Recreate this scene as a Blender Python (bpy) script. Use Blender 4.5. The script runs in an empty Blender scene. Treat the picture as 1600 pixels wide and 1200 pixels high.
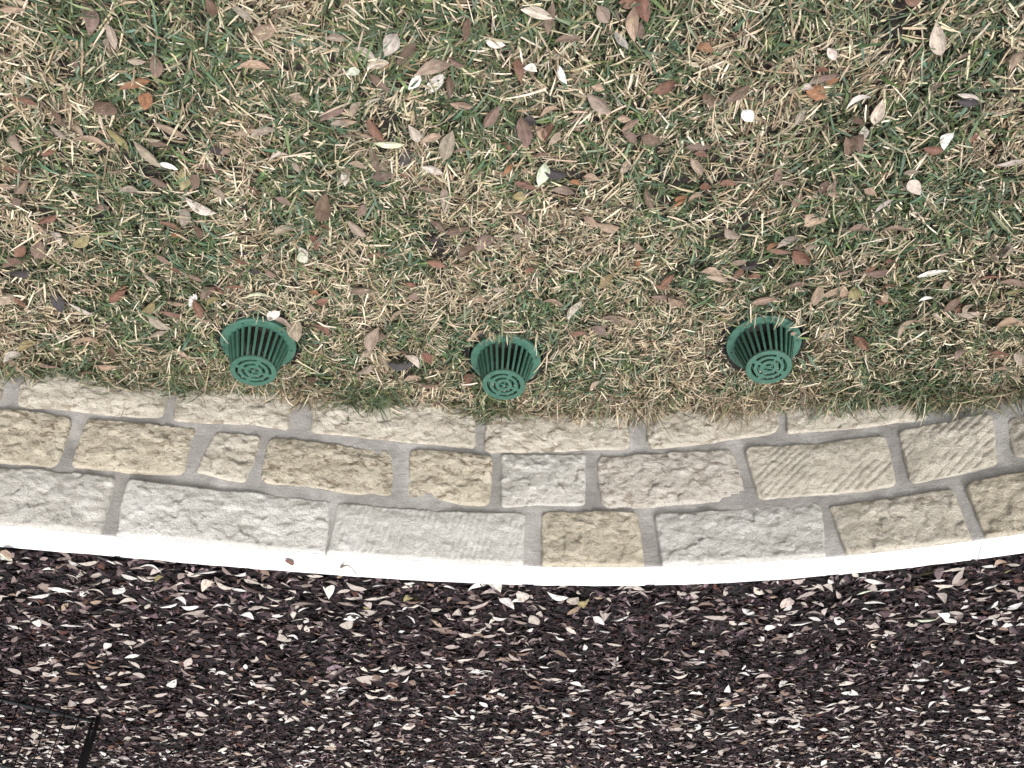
import bpy, bmesh, math, random
import numpy as np
from mathutils import Vector, Matrix, noise as mnoise

random.seed(7)
rng = np.random.default_rng(11)
R = math.radians
scene = bpy.context.scene
col = scene.collection

# ------------------------------------------------------------------ camera, sky, sun, exposure
CAM_H, DEP, FPX = 1.07, R(36.0), 1209.0            # eye height, depression, focal length in 1600 px
cam_data = bpy.data.cameras.new('camera')
cam = bpy.data.objects.new('camera', cam_data)
col.objects.link(cam)
cam_data.sensor_fit = 'HORIZONTAL'
cam_data.sensor_width = 36.0
cam_data.lens = 36.0 * FPX / 1600.0
cam_data.clip_start = 0.01
cam_data.clip_end = 200.0
cam.location = (0, 0, CAM_H)
# the phone was held upside down: look along +Y, pitched down, rolled by 180 degrees
cam.rotation_euler = (Matrix.Rotation(math.pi / 2 - DEP, 3, 'X') @ Matrix.Rotation(math.pi, 3, 'Z')).to_euler()
scene.camera = cam

SUN_EL, SUN_AZ = R(60), R(205)
world = bpy.data.worlds.new('World')
scene.world = world
world.use_nodes = True
wn, wl = world.node_tree.nodes, world.node_tree.links
bg = wn['Background']
sky = wn.new('ShaderNodeTexSky')
sky.sky_type = 'NISHITA'
sky.sun_disc = False
sky.sun_elevation = SUN_EL
sky.sun_rotation = SUN_AZ
sky.dust_density = 4.0
hs = wn.new('ShaderNodeHueSaturation')
hs.inputs['Saturation'].default_value = 0.22
wl.new(sky.outputs[0], hs.inputs['Color'])
wl.new(hs.outputs[0], bg.inputs['Color'])
bg.inputs['Strength'].default_value = 0.14

sun_data = bpy.data.lights.new('sun', 'SUN')
sun_data.energy = 1.5
sun_data.angle = R(13)
sun_data.color = (1.0, 0.975, 0.935)
sun = bpy.data.objects.new('sun', sun_data)
col.objects.link(sun)
sun.rotation_euler = Vector((-math.sin(SUN_AZ) * math.cos(SUN_EL), -math.cos(SUN_AZ) * math.cos(SUN_EL), -math.sin(SUN_EL))).to_track_quat('-Z', 'Y').to_euler()

vs = scene.view_settings
vs.view_transform = 'Standard'
vs.look = 'None'
vs.gamma = 1.0
vs.use_curve_mapping = False
vs.exposure = 1.05
scene.render.engine = 'CYCLES'
scene.cycles.max_bounces = 4
scene.cycles.diffuse_bounces = 2
scene.cycles.glossy_bounces = 2
scene.cycles.transmission_bounces = 3

# ------------------------------------------------------------------ helpers
def ray(u, v):
    """direction of the photograph's pixel (1600 x 1200) in the world"""
    a = -(u - 800.0) / FPX
    b = (v - 600.0) / FPX
    F = Vector((0, math.cos(DEP), -math.sin(DEP)))
    U = Vector((0, math.sin(DEP), math.cos(DEP)))
    return F + Vector((a, 0, 0)) + U * b

def on_field(u, v, zf, dz=0.0):
    d = ray(u, v)
    z = 0.0
    for _ in range(12):
        t = (z + dz - CAM_H) / d.z
        z = float(zf(d.x * t, d.y * t))
    return Vector((d.x * t, d.y * t, z + dz))

def smooth(x):
    x = np.clip(x, 0, 1)
    return x * x * (3 - 2 * x)

_tab = np.random.default_rng(5).random((256, 256))
def vnoise(x, y, f=1.0, o=0):
    x = np.asarray(x, float) * f + 37.3 * o + 100
    y = np.asarray(y, float) * f + 17.7 * o + 100
    xi, yi = np.floor(x).astype(int), np.floor(y).astype(int)
    fx, fy = x - xi, y - yi
    fx, fy = fx * fx * (3 - 2 * fx), fy * fy * (3 - 2 * fy)
    g = lambda i, j: _tab[(xi + i) & 255, (yi + j) & 255]
    return (g(0, 0) * (1 - fx) + g(1, 0) * fx) * (1 - fy) + (g(0, 1) * (1 - fx) + g(1, 1) * fx) * fy
def fbm(x, y, f, n=4, o=0):
    s, a, t = 0, 1.0, 0
    for k in range(n):
        s = s + a * vnoise(x, y, f * 2.03 ** k, o + k * 3); t += a; a *= 0.5
    return s / t

def tag(o, label=None, cat=None, group=None, kind=None):
    if label: o['label'] = label
    if cat: o['category'] = cat
    if group: o['group'] = group
    if kind: o['kind'] = kind
    return o

def link(name, me, parent=None, loc=None):
    o = bpy.data.objects.new(name, me)
    col.objects.link(o)
    if parent is not None: o.parent = parent
    if loc is not None: o.location = loc
    return o

def np_mesh(name, V, quads=None, tris=None, mat=None, colors=None, smooth_shade=True):
    me = bpy.data.meshes.new(name)
    nq = 0 if quads is None else len(quads)
    nt = 0 if tris is None else len(tris)
    me.vertices.add(len(V))
    me.vertices.foreach_set('co', np.ascontiguousarray(V, dtype=np.float32).ravel())
    loops = []
    if nq: loops.append(np.asarray(quads).ravel())
    if nt: loops.append(np.asarray(tris).ravel())
    li = np.concatenate(loops).astype(np.int32)
    me.loops.add(len(li))
    me.loops.foreach_set('vertex_index', li)
    me.polygons.add(nq + nt)
    starts = np.concatenate([np.arange(nq) * 4, nq * 4 + np.arange(nt) * 3]).astype(np.int32)
    me.polygons.foreach_set('loop_start', starts)
    me.polygons.foreach_set('use_smooth', np.full(nq + nt, smooth_shade, dtype=bool))
    me.update(calc_edges=True)
    if colors is not None:
        ca = me.color_attributes.new('own_colour', 'FLOAT_COLOR', 'POINT')
        c4 = np.ones((len(V), 4), np.float32); c4[:, :3] = colors
        ca.data.foreach_set('color', c4.ravel())
    if mat: me.materials.append(mat)
    return me

class Nodes:
    def __init__(self, name):
        self.m = bpy.data.materials.new(name); self.m.use_nodes = True
        self.t = self.m.node_tree; self.n = self.t.nodes; self.l = self.t.links
        self.p = self.n['Principled BSDF']; self.out = self.n['Material Output']
    def new(self, t, **kw):
        n = self.n.new(t)
        for k, v in kw.items():
            if k in n.inputs: n.inputs[k].default_value = v
            else: setattr(n, k, v)
        return n
    def noise(self, scale, detail=4, rough=0.55, vec=None, dist=0.0):
        n = self.new('ShaderNodeTexNoise'); n.inputs['Scale'].default_value = scale
        n.inputs['Detail'].default_value = detail; n.inputs['Roughness'].default_value = rough
        n.inputs['Distortion'].default_value = dist
        if vec is not None: self.l.new(vec, n.inputs['Vector'])
        return n.outputs['Fac']
    def ramp(self, fac, stops):
        r = self.new('ShaderNodeValToRGB')
        e = r.color_ramp.elements
        while len(e) < len(stops): e.new(0.5)
        for i, (p, c) in enumerate(stops):
            e[i].position = p; e[i].color = (*c, 1) if len(c) == 3 else c
        self.l.new(fac, r.inputs['Fac'])
        return r.outputs['Color']
    def mix(self, fac, a, b, blend='MIX'):
        m = self.new('ShaderNodeMix', data_type='RGBA', blend_type=blend)
        for sock, val in ((m.inputs[0], fac), (m.inputs[6], a), (m.inputs[7], b)):
            if hasattr(val, 'is_output'): self.l.new(val, sock)
            elif isinstance(val, (int, float)): sock.default_value = val
            else: sock.default_value = (*val, 1)
        return m.outputs[2]
    def math(self, op, a, b=0.0):
        m = self.new('ShaderNodeMath', operation=op)
        for s, v in ((m.inputs[0], a), (m.inputs[1], b)):
            if hasattr(v, 'is_output'): self.l.new(v, s)
            else: s.default_value = v
        return m.outputs[0]
    def bump(self, h, strength=0.4, dist=0.004):
        b = self.new('ShaderNodeBump'); b.inputs['Strength'].default_value = strength
        b.inputs['Distance'].default_value = dist
        self.l.new(h, b.inputs['Height']); self.l.new(b.outputs[0], self.p.inputs['Normal'])
        return b
    def coords(self, which='Object'):
        return self.new('ShaderNodeTexCoord').outputs[which]

# ------------------------------------------------------------------ materials
def mat_blade(name, rough, transl):
    N = Nodes(name)
    a = N.new('ShaderNodeAttribute', attribute_name='own_colour').outputs['Color']
    n = N.noise(260, 2, 0.5, N.coords('Object'))
    c = N.mix(1.0, a, N.ramp(n, [(0.3, (0.78, 0.76, 0.72)), (0.7, (1.15, 1.14, 1.12))]), 'MULTIPLY')
    N.l.new(c, N.p.inputs['Base Color'])
    N.p.inputs['Roughness'].default_value = rough
    N.p.inputs['Specular IOR Level'].default_value = 0.35
    if transl > 0:
        t = N.new('ShaderNodeBsdfTranslucent'); N.l.new(c, t.inputs['Color'])
        ms = N.new('ShaderNodeMixShader'); ms.inputs[0].default_value = transl
        N.l.new(N.p.outputs[0], ms.inputs[1]); N.l.new(t.outputs[0], ms.inputs[2])
        N.l.new(ms.outputs[0], N.out.inputs['Surface'])
    return N.m

def mat_leaf():
    N = Nodes('dry_leaf')
    oi = N.new('ShaderNodeObjectInfo')
    co = N.coords('Object')
    off = N.new('ShaderNodeVectorMath', operation='SCALE'); off.inputs['Scale'].default_value = 9.0
    comb = N.new('ShaderNodeCombineXYZ')
    for k in range(3): N.l.new(oi.outputs['Random'], comb.inputs[k])
    N.l.new(comb.outputs[0], off.inputs[0])
    add = N.new('ShaderNodeVectorMath', operation='ADD')
    N.l.new(co, add.inputs[0]); N.l.new(off.outputs[0], add.inputs[1])
    n1 = N.noise(3.6, 5, 0.65, add.outputs[0])
    n2 = N.noise(13, 4, 0.65, add.outputs[0])
    c = N.mix(1.0, oi.outputs['Color'], N.ramp(n1, [(0.32, (0.58, 0.54, 0.52)), (0.62, (1.18, 1.16, 1.14))]), 'MULTIPLY')
    c = N.mix(N.math('MULTIPLY', N.ramp(n2, [(0.62, (0, 0, 0)), (0.7, (1, 1, 1))]), 0.5), c, (0.045, 0.03, 0.024))
    # midrib and side veins, drawn in the leaf's own coordinates
    sx = N.new('ShaderNodeSeparateXYZ'); N.l.new(co, sx.inputs[0])
    ay = N.math('ABSOLUTE', sx.outputs['Y'])
    rib = N.math('LESS_THAN', ay, 0.040)
    c = N.mix(N.math('MULTIPLY', rib, 0.45), c, N.mix(1.0, c, (1.5, 1.45, 1.35), 'MULTIPLY'))
    vein = N.math('SINE', N.math('MULTIPLY', N.math('SUBTRACT', sx.outputs['X'], ay), 58.0))
    N.l.new(c, N.p.inputs['Base Color'])
    N.p.inputs['Roughness'].default_value = 0.55
    N.p.inputs['Specular IOR Level'].default_value = 0.35
    N.bump(N.math('ADD', N.math('MULTIPLY', vein, 0.10), n2), 0.30, 0.02)
    return N.m

def mat_litter(name='litter_leaf'):
    N = Nodes(name)
    a = N.new('ShaderNodeAttribute', attribute_name='own_colour').outputs['Color']
    n = N.noise(120, 3, 0.6, N.coords('Object'))
    c = N.mix(1.0, a, N.ramp(n, [(0.3, (0.7, 0.67, 0.66)), (0.65, (1.1, 1.1, 1.1))]), 'MULTIPLY')
    N.l.new(c, N.p.inputs['Base Color'])
    N.p.inputs['Roughness'].default_value = 0.7
    N.p.inputs['Specular IOR Level'].default_value = 0.12
    return N.m

def mat_soil(name, a, b, bump=0.012):
    N = Nodes(name)
    co = N.coords('Object')
    n1 = N.noise(14, 6, 0.65, co); n2 = N.noise(160, 4, 0.7, co)
    c = N.ramp(N.math('MULTIPLY', N.math('ADD', n1, n2), 0.5), [(0.35, a), (0.65, b)])
    N.l.new(c, N.p.inputs['Base Color'])
    N.p.inputs['Roughness'].default_value = 0.95
    N.bump(N.math('ADD', n1, n2), 0.9, bump)
    return N.m

def mat_stone():
    N = Nodes('split_limestone')
    oi = N.new('ShaderNodeObjectInfo')
    co = N.coords('Object')
    big = N.noise(9, 5, 0.6, co, 0.6)
    mp = N.new('ShaderNodeMapping'); mp.inputs['Rotation'].default_value = (0, R(28), 0); mp.inputs['Scale'].default_value = (1.0, 1.0, 1.9)
    N.l.new(co, mp.inputs[0])
    mid = N.noise(36, 8, 0.72, mp.outputs[0], 0.8)
    fine = N.noise(260, 5, 0.75, co)
    c = N.mix(1.0, oi.outputs['Color'], N.ramp(big, [(0.3, (0.84, 0.83, 0.81)), (0.7, (1.14, 1.14, 1.15))]), 'MULTIPLY')
    # tan to brown iron stain, thin and ragged like lichen
    st = N.math('MULTIPLY', N.ramp(mid, [(0.485, (0, 0, 0)), (0.60, (1, 1, 1))]), N.ramp(big, [(0.34, (0.2, 0.2, 0.2)), (0.56, (1, 1, 1))]))
    st = N.math('MULTIPLY', st, oi.outputs['Alpha'])
    c = N.mix(N.math('MULTIPLY', st, 0.95), c, (0.160, 0.118, 0.072))
    # rare orange rust marks
    ru = N.noise(7.5, 3, 0.55, co, 1.5)
    c = N.mix(N.math('MULTIPLY', N.ramp(ru, [(0.735, (0, 0, 0)), (0.78, (1, 1, 1))]), 0.75), c, (0.5, 0.27, 0.075))
    c = N.mix(1.0, c, N.ramp(fine, [(0.3, (0.74, 0.72, 0.70)), (0.55, (1.04, 1.04, 1.04))]), 'MULTIPLY')
    N.l.new(c, N.p.inputs['Base Color'])
    N.p.inputs['Roughness'].default_value = 0.9
    N.p.inputs['Specular IOR Level'].default_value = 0.2
    N.bump(N.math('ADD', N.math('MULTIPLY', mid, -0.35), N.math('MULTIPLY', fine, 1.0)), 0.9, 0.008)
    return N.m

def mat_mortar():
    N = Nodes('mortar')
    co = N.coords('Object')
    n1 = N.noise(11, 5, 0.6, co, 0.5); n3 = N.noise(420, 3, 0.7, co)
    mp = N.new('ShaderNodeMapping'); mp.inputs['Scale'].default_value = (22, 22, 150)
    N.l.new(co, mp.inputs[0])
    n2 = N.noise(1.0, 4, 0.6, mp.outputs[0], 0.4)
    c = N.ramp(n1, [(0.3, (0.240, 0.226, 0.212)), (0.50, (0.330, 0.314, 0.297)), (0.70, (0.45, 0.432, 0.412))])
    c = N.mix(1.0, c, N.ramp(n2, [(0.3, (0.93, 0.93, 0.93)), (0.7, (1.04, 1.04, 1.04))]), 'MULTIPLY')
    c = N.mix(1.0, c, N.ramp(n3, [(0.3, (0.8, 0.79, 0.78)), (0.65, (1.08, 1.08, 1.08))]), 'MULTIPLY')
    N.l.new(c, N.p.inputs['Base Color'])
    N.p.inputs['Roughness'].default_value = 0.92
    N.p.inputs['Specular IOR Level'].default_value = 0.2
    n4 = N.noise(55, 6, 0.7, co)
    N.bump(N.math('ADD', N.math('MULTIPLY', n2, 0.45), N.math('ADD', N.math('MULTIPLY', n4, 1.2), N.math('MULTIPLY', n3, 0.8))), 0.8, 0.005)
    return N.m

def mat_plastic():
    N = Nodes('green_plastic')
    co = N.coords('Object')
    n1 = N.noise(45, 5, 0.65, co); n2 = N.noise(700, 3, 0.6, co); n3 = N.noise(120, 3, 0.6, co)
    c = N.ramp(n1, [(0.3, (0.022, 0.070, 0.048)), (0.7, (0.037, 0.106, 0.076))])
    c = N.mix(N.math('MULTIPLY', N.ramp(n3, [(0.54, (0, 0, 0)), (0.70, (1, 1, 1))]), 0.45), c, (0.105, 0.105, 0.082))
    N.l.new(c, N.p.inputs['Base Color'])
    N.l.new(N.ramp(n1, [(0.3, (0.42, 0.42, 0.42)), (0.7, (0.6, 0.6, 0.6))]), N.p.inputs['Roughness'])
    N.bump(n2, 0.25, 0.001)
    return N.m

def mat_plain(name, c, rough, metal=0.0, scale=80):
    N = Nodes(name)
    n = N.noise(scale, 4, 0.6, N.coords('Object'))
    N.l.new(N.ramp(n, [(0.3, tuple(x * 0.7 for x in c)), (0.7, tuple(x * 1.25 for x in c))]), N.p.inputs['Base Color'])
    N.p.inputs['Roughness'].default_value = rough
    N.p.inputs['Metallic'].default_value = metal
    N.bump(n, 0.2, 0.002)
    return N.m

M_GREEN = mat_blade('living_grass', 0.5, 0.18)
M_STRAW = mat_blade('dry_grass', 0.7, 0.0)
M_LEAF = mat_leaf()
M_LITTER = mat_litter()
M_CHIP = mat_litter('mulch_shred')
M_SOIL = mat_soil('dark_soil', (0.010, 0.008, 0.007), (0.045, 0.034, 0.027))
M_MULCH = mat_soil('mulch_floor', (0.004, 0.003, 0.003), (0.018, 0.013, 0.013))
M_STONE = mat_stone()
M_MORTAR = mat_mortar()
M_SAWN_OVERLIT = mat_plain('sawn_limestone_overlit', (0.66, 0.655, 0.64), 0.85, 0.0, 30)  # sawn top of the blocks, overexposed skylight painted in as near white
M_MORTAR_OVERLIT = mat_plain('mortar_top_overlit', (0.50, 0.50, 0.53), 0.9, 0.0, 30)  # same mortar on the top, coloured paler for the strong light there
M_PLASTIC = mat_plastic()
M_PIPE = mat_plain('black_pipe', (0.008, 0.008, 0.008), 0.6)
M_WIRE = mat_plain('black_wire', (0.010, 0.010, 0.011), 0.38, 0.0)

# ------------------------------------------------------------------ the wall's curve and the levels
WALL_TOP = 0.404
WALL_THICK = 0.100
MULCH_Z = 0.383
top_front = [(0, 824), (100, 832), (200, 842), (350, 857), (500, 869), (600, 875), (700, 881), (840, 886), (940, 888.5), (1040, 888.5),
             (1130, 885), (1200, 880), (1330, 867), (1500, 849), (1600, 836)]
pts = []
for u, v in top_front:
    d = ray(u, v); t = (WALL_TOP - CAM_H) / d.z
    pts.append((d.x * t, d.y * t))
pts = np.array(pts)
_pc = np.polyfit(pts[:, 0], pts[:, 1], 4)
_dc = np.polyder(_pc)
XL, XR = pts[:, 0].min() - 0.02, pts[:, 0].max() + 0.02
def wall_y(x):
    x = np.asarray(x, float); xc = np.clip(x, XL, XR)
    return np.polyval(_pc, xc) + np.polyval(_dc, xc) * (x - xc)
def wall_n(x):
    s = np.polyval(_dc, np.clip(x, XL, XR))
    l = np.sqrt(1 + s * s)
    return s / l, -1 / l                              # towards the lawn
WX0, WX1 = -1.75, 1.75

def lawn_z(x, y):
    x = np.asarray(x, float); y = np.asarray(y, float)
    fade = 0.35 + 0.65 * smooth((y - 0.75) / 0.6)
    return (-0.012 + 0.045 * smooth((x - 0.2) / 0.9) * fade + 0.074 * smooth((-x - 0.5) / 0.55) * fade
            + 0.026 * (fbm(x, y, 3.0, 3, 9) - 0.5))
def mulch_z(x, y):
    x = np.asarray(x, float); y = np.asarray(y, float)
    d = y - wall_y(x) - WALL_THICK
    return MULCH_Z - 0.006 * (1 - smooth(d / 0.05)) + 0.035 * (fbm(x, y, 2.2, 3, 3) - 0.5) * smooth(d / 0.12) + 0.012 * smooth((d - 0.2) / 2)

def grid_sheet(name, xs, ys_fn, ny, zf, mat, y_pow=1.0):
    """sheet between two curves y0(x), y1(x)"""
    V = []
    for x in xs:
        y0, y1 = ys_fn(x)
        tt = np.linspace(0, 1, ny) ** y_pow
        ys = y0 + (y1 - y0) * tt
        V.append(np.stack([np.full(ny, x), ys, zf(np.full(ny, x), ys)], 1))
    V = np.concatenate(V)
    i = np.arange(len(xs) - 1)[:, None] * ny + np.arange(ny - 1)[None]
    Q = np.stack([i, i + ny, i + ny + 1, i + 1], -1).reshape(-1, 4)
    me = np_mesh(name, V, Q, mat=mat)
    return link(name, me)

def spread(lim_in, lim_out, n_in, n_out):
    a = np.linspace(-lim_in, lim_in, n_in)
    b = lim_in + (lim_out - lim_in) * (np.linspace(0, 1, n_out + 1)[1:] ** 2)
    return np.concatenate([-b[::-1], a, b])
ground = grid_sheet('lawn_ground', spread(2.2, 30, 180, 14), lambda x: (float(wall_y(x)) + 0.03, -30.0), 160, lawn_z, M_SOIL, 2.6)
tag(ground, 'dark bare soil of the lawn showing between the grass', kind='structure')
bed = grid_sheet('mulch_bed', spread(3.5, 30, 140, 14), lambda x: (float(wall_y(x)) + WALL_THICK - 0.004, 40.0), 150, mulch_z, M_MULCH, 2.2)
tag(bed, 'dark mulch bed behind the stone wall', kind='structure')

# ------------------------------------------------------------------ the retaining wall
wall = link('retaining_wall', None, loc=(0, 0, 0))
tag(wall, 'curved retaining wall of split limestone blocks in grey mortar between lawn and mulch', 'wall')

def on_wall(u, v, dep=0.012):
    d = ray(u, v)
    lo, hi = 0.5, 6.0
    f = lambda t: d.y * t - (float(wall_y(d.x * t)) + float(wall_n(d.x * t)[1]) * dep)
    for _ in range(50):
        m = (lo + hi) / 2
        if f(m) > 0: hi = m
        else: lo = m
    return d.x * lo, CAM_H + d.z * lo

# mortar: one sheet with front, top and back, slightly recessed behind the stone faces
def build_mortar():
    xs = np.linspace(WX0, WX1, 640)
    zs = np.linspace(-0.12, WALL_TOP - 0.0012, 96)
    X, Z = np.meshgrid(xs, zs, indexing='ij')
    nx, ny = wall_n(X)
    d = 0.0062 + 0.0125 * (fbm(X, Z, 8, 2, 1) - 0.5) + 0.0012 * (fbm(X * 0.5, Z, 60, 3, 2) - 0.5)
    front = np.stack([X + nx * d, wall_y(X) + ny * d, Z], -1)
    back_d = -(WALL_THICK - 0.0006)
    bt = np.stack([xs + wall_n(xs)[0] * back_d, wall_y(xs) + wall_n(xs)[1] * back_d, np.full(len(xs), WALL_TOP - 0.0012)], -1)
    bb = bt.copy(); bb[:, 2] = -0.12
    allv = np.concatenate([front, bt[:, None], bb[:, None]], 1)
    n = allv.shape[1]
    V = allv.reshape(-1, 3)
    i = np.arange(len(xs) - 1)[:, None] * n + np.arange(n - 1)[None]
    Q = np.stack([i, i + n, i + n + 1, i + 1], -1).reshape(-1, 4)
    me = np_mesh('mortar', V, Q, mat=M_MORTAR)
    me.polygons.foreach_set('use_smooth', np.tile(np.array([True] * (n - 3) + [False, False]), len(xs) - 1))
    me.materials.append(M_MORTAR_OVERLIT)
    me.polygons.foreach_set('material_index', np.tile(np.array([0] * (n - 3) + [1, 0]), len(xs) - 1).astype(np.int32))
    return link('mortar', me, wall)
build_mortar()

# every block: image corners TL, TR, BR, BL (the photograph is upside down: "B" corners are the block's upper edge), base colour, stain, saw marks
CREAM, TAN, PALE, GREY, PINK = (0.585, 0.540, 0.460), (0.56, 0.505, 0.405), (0.61, 0.595, 0.56), (0.58, 0.56, 0.52), (0.58, 0.54, 0.485)
blocks = [
 # course at the grass
 ((-230, 560), (-6, 575), (-6, 630), (-230, 618), CREAM, .7, 0, 'A'),
 ((27, 560), (258, 575), (252, 650), (27, 634), CREAM, .8, 0, 'A'),
 ((272, 575), (462, 590), (446, 668), (272, 654), CREAM, .8, 0, 'A'),
 ((488, 590), (742, 615), (741, 697), (486, 672), CREAM, .8, 0, 'A'),
 ((762, 610), (982, 620), (982, 700), (758, 704), CREAM, .9, 0, 'A'),
 ((1013, 615), (1220, 605), (1216, 673), (1013, 698), CREAM, .8, 0, 'A'),
 ((1231, 600), (1446, 570), (1446, 653), (1232, 676), CREAM, .7, 0, 'A'),
 ((1490, 560), (1720, 520), (1720, 585), (1490, 632), CREAM, .7, 0, 'A'),
 # middle course
 ((-190, 622), (-70, 633), (-82, 712), (-200, 700), CREAM, .8, 0, 'B'),
 ((-52, 634), (110, 651), (84, 728), (-60, 718), TAN, 1.0, 0, 'B'),
 ((133, 653), (305, 668), (281, 739), (108, 729), TAN, .9, 0, 'B'),
 ((338, 674), (405, 680), (382, 754), (298, 735), CREAM, .8, 0, 'B'),
 ((420, 682), (611, 704), (613, 776), (406, 750), TAN, 1.0, 0, 'B'),
 ((640, 700), (769, 714), (762, 787), (636, 775), TAN, 1.0, 0, 'B'),
 ((783, 709), (915, 710), (912, 786), (786, 790), GREY, .35, 0, 'B'),
 ((932, 712), (1144, 699), (1166, 778), (942, 790), PINK, .75, 0, 'B'),
 ((1167, 699), (1388, 680), (1402, 757), (1190, 779), CREAM, .45, 1, 'B'),
 ((1407, 673), (1550, 645), (1562, 724), (1427, 754), CREAM, .4, 1, 'B'),
 ((1577, 656), (1720, 618), (1730, 690), (1590, 713), CREAM, .6, 0, 'B'),
 # top course, sawn flat on top
 ((-240, 712), (-60, 728), (-75, 819), (-250, 800), PALE, .3, 0, 'C'),
 ((-40, 729), (177, 744), (153, 838), (-55, 819), GREY, .35, 0, 'C'),
 ((199, 750), (514, 783), (503, 869), (178, 841), PALE, .25, 0, 'C'),
 ((528, 787), (819, 802), (815, 885), (509, 870), PALE, .18, 2, 'C'),
 ((848, 799), (994, 799), (1010, 888), (846, 886), TAN, .6, 0, 'C'),
 ((1023, 802), (1282, 784), (1293, 871), (1037, 888), PALE, .25, 0, 'C'),
 ((1295, 791), (1492, 762), (1521, 846), (1327, 867), CREAM, .65, 0, 'C'),
 ((1512, 755), (1700, 715), (1720, 805), (1549, 843), TAN, .5, 0, 'C'),
]
N_SEEN = len(blocks)
def facets(X, Z, cell, r):
    """height of a chipped face: every cell is a small tilted plane"""
    wx = X + cell * 0.55 * (fbm(X, Z, 1.6 / cell, 3, int(r.integers(0, 60))) - 0.5)
    wz = Z + cell * 0.55 * (fbm(X, Z, 1.6 / cell, 3, int(r.integers(0, 60))) - 0.5)
    gx = np.arange(X.min() - cell, X.max() + 2 * cell, cell * 1.35); gz = np.arange(Z.min() - cell, Z.max() + 2 * cell, cell * 0.85)
    sx, sz = [a.ravel() for a in np.meshgrid(gx, gz)]
    sx = sx + r.uniform(-0.6, 0.6, sx.shape) * cell; sz = sz + r.uniform(-0.45, 0.45, sz.shape) * cell
    best = np.full(X.shape, 1e9); idx = np.zeros(X.shape, int)
    for i in range(len(sx)):
        d = ((wx - sx[i]) / 1.35) ** 2 + (wz - sz[i]) ** 2
        m = d < best
        best[m] = d[m]; idx[m] = i
    tx, tz, of = r.normal(0, 0.5, len(sx)), r.normal(0.1, 0.6, len(sx)), r.normal(0, 0.35, len(sx))
    return (wx - sx[idx]) / cell * tx[idx] + (wz - sz[idx]) / cell * tz[idx] + of[idx]

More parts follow.
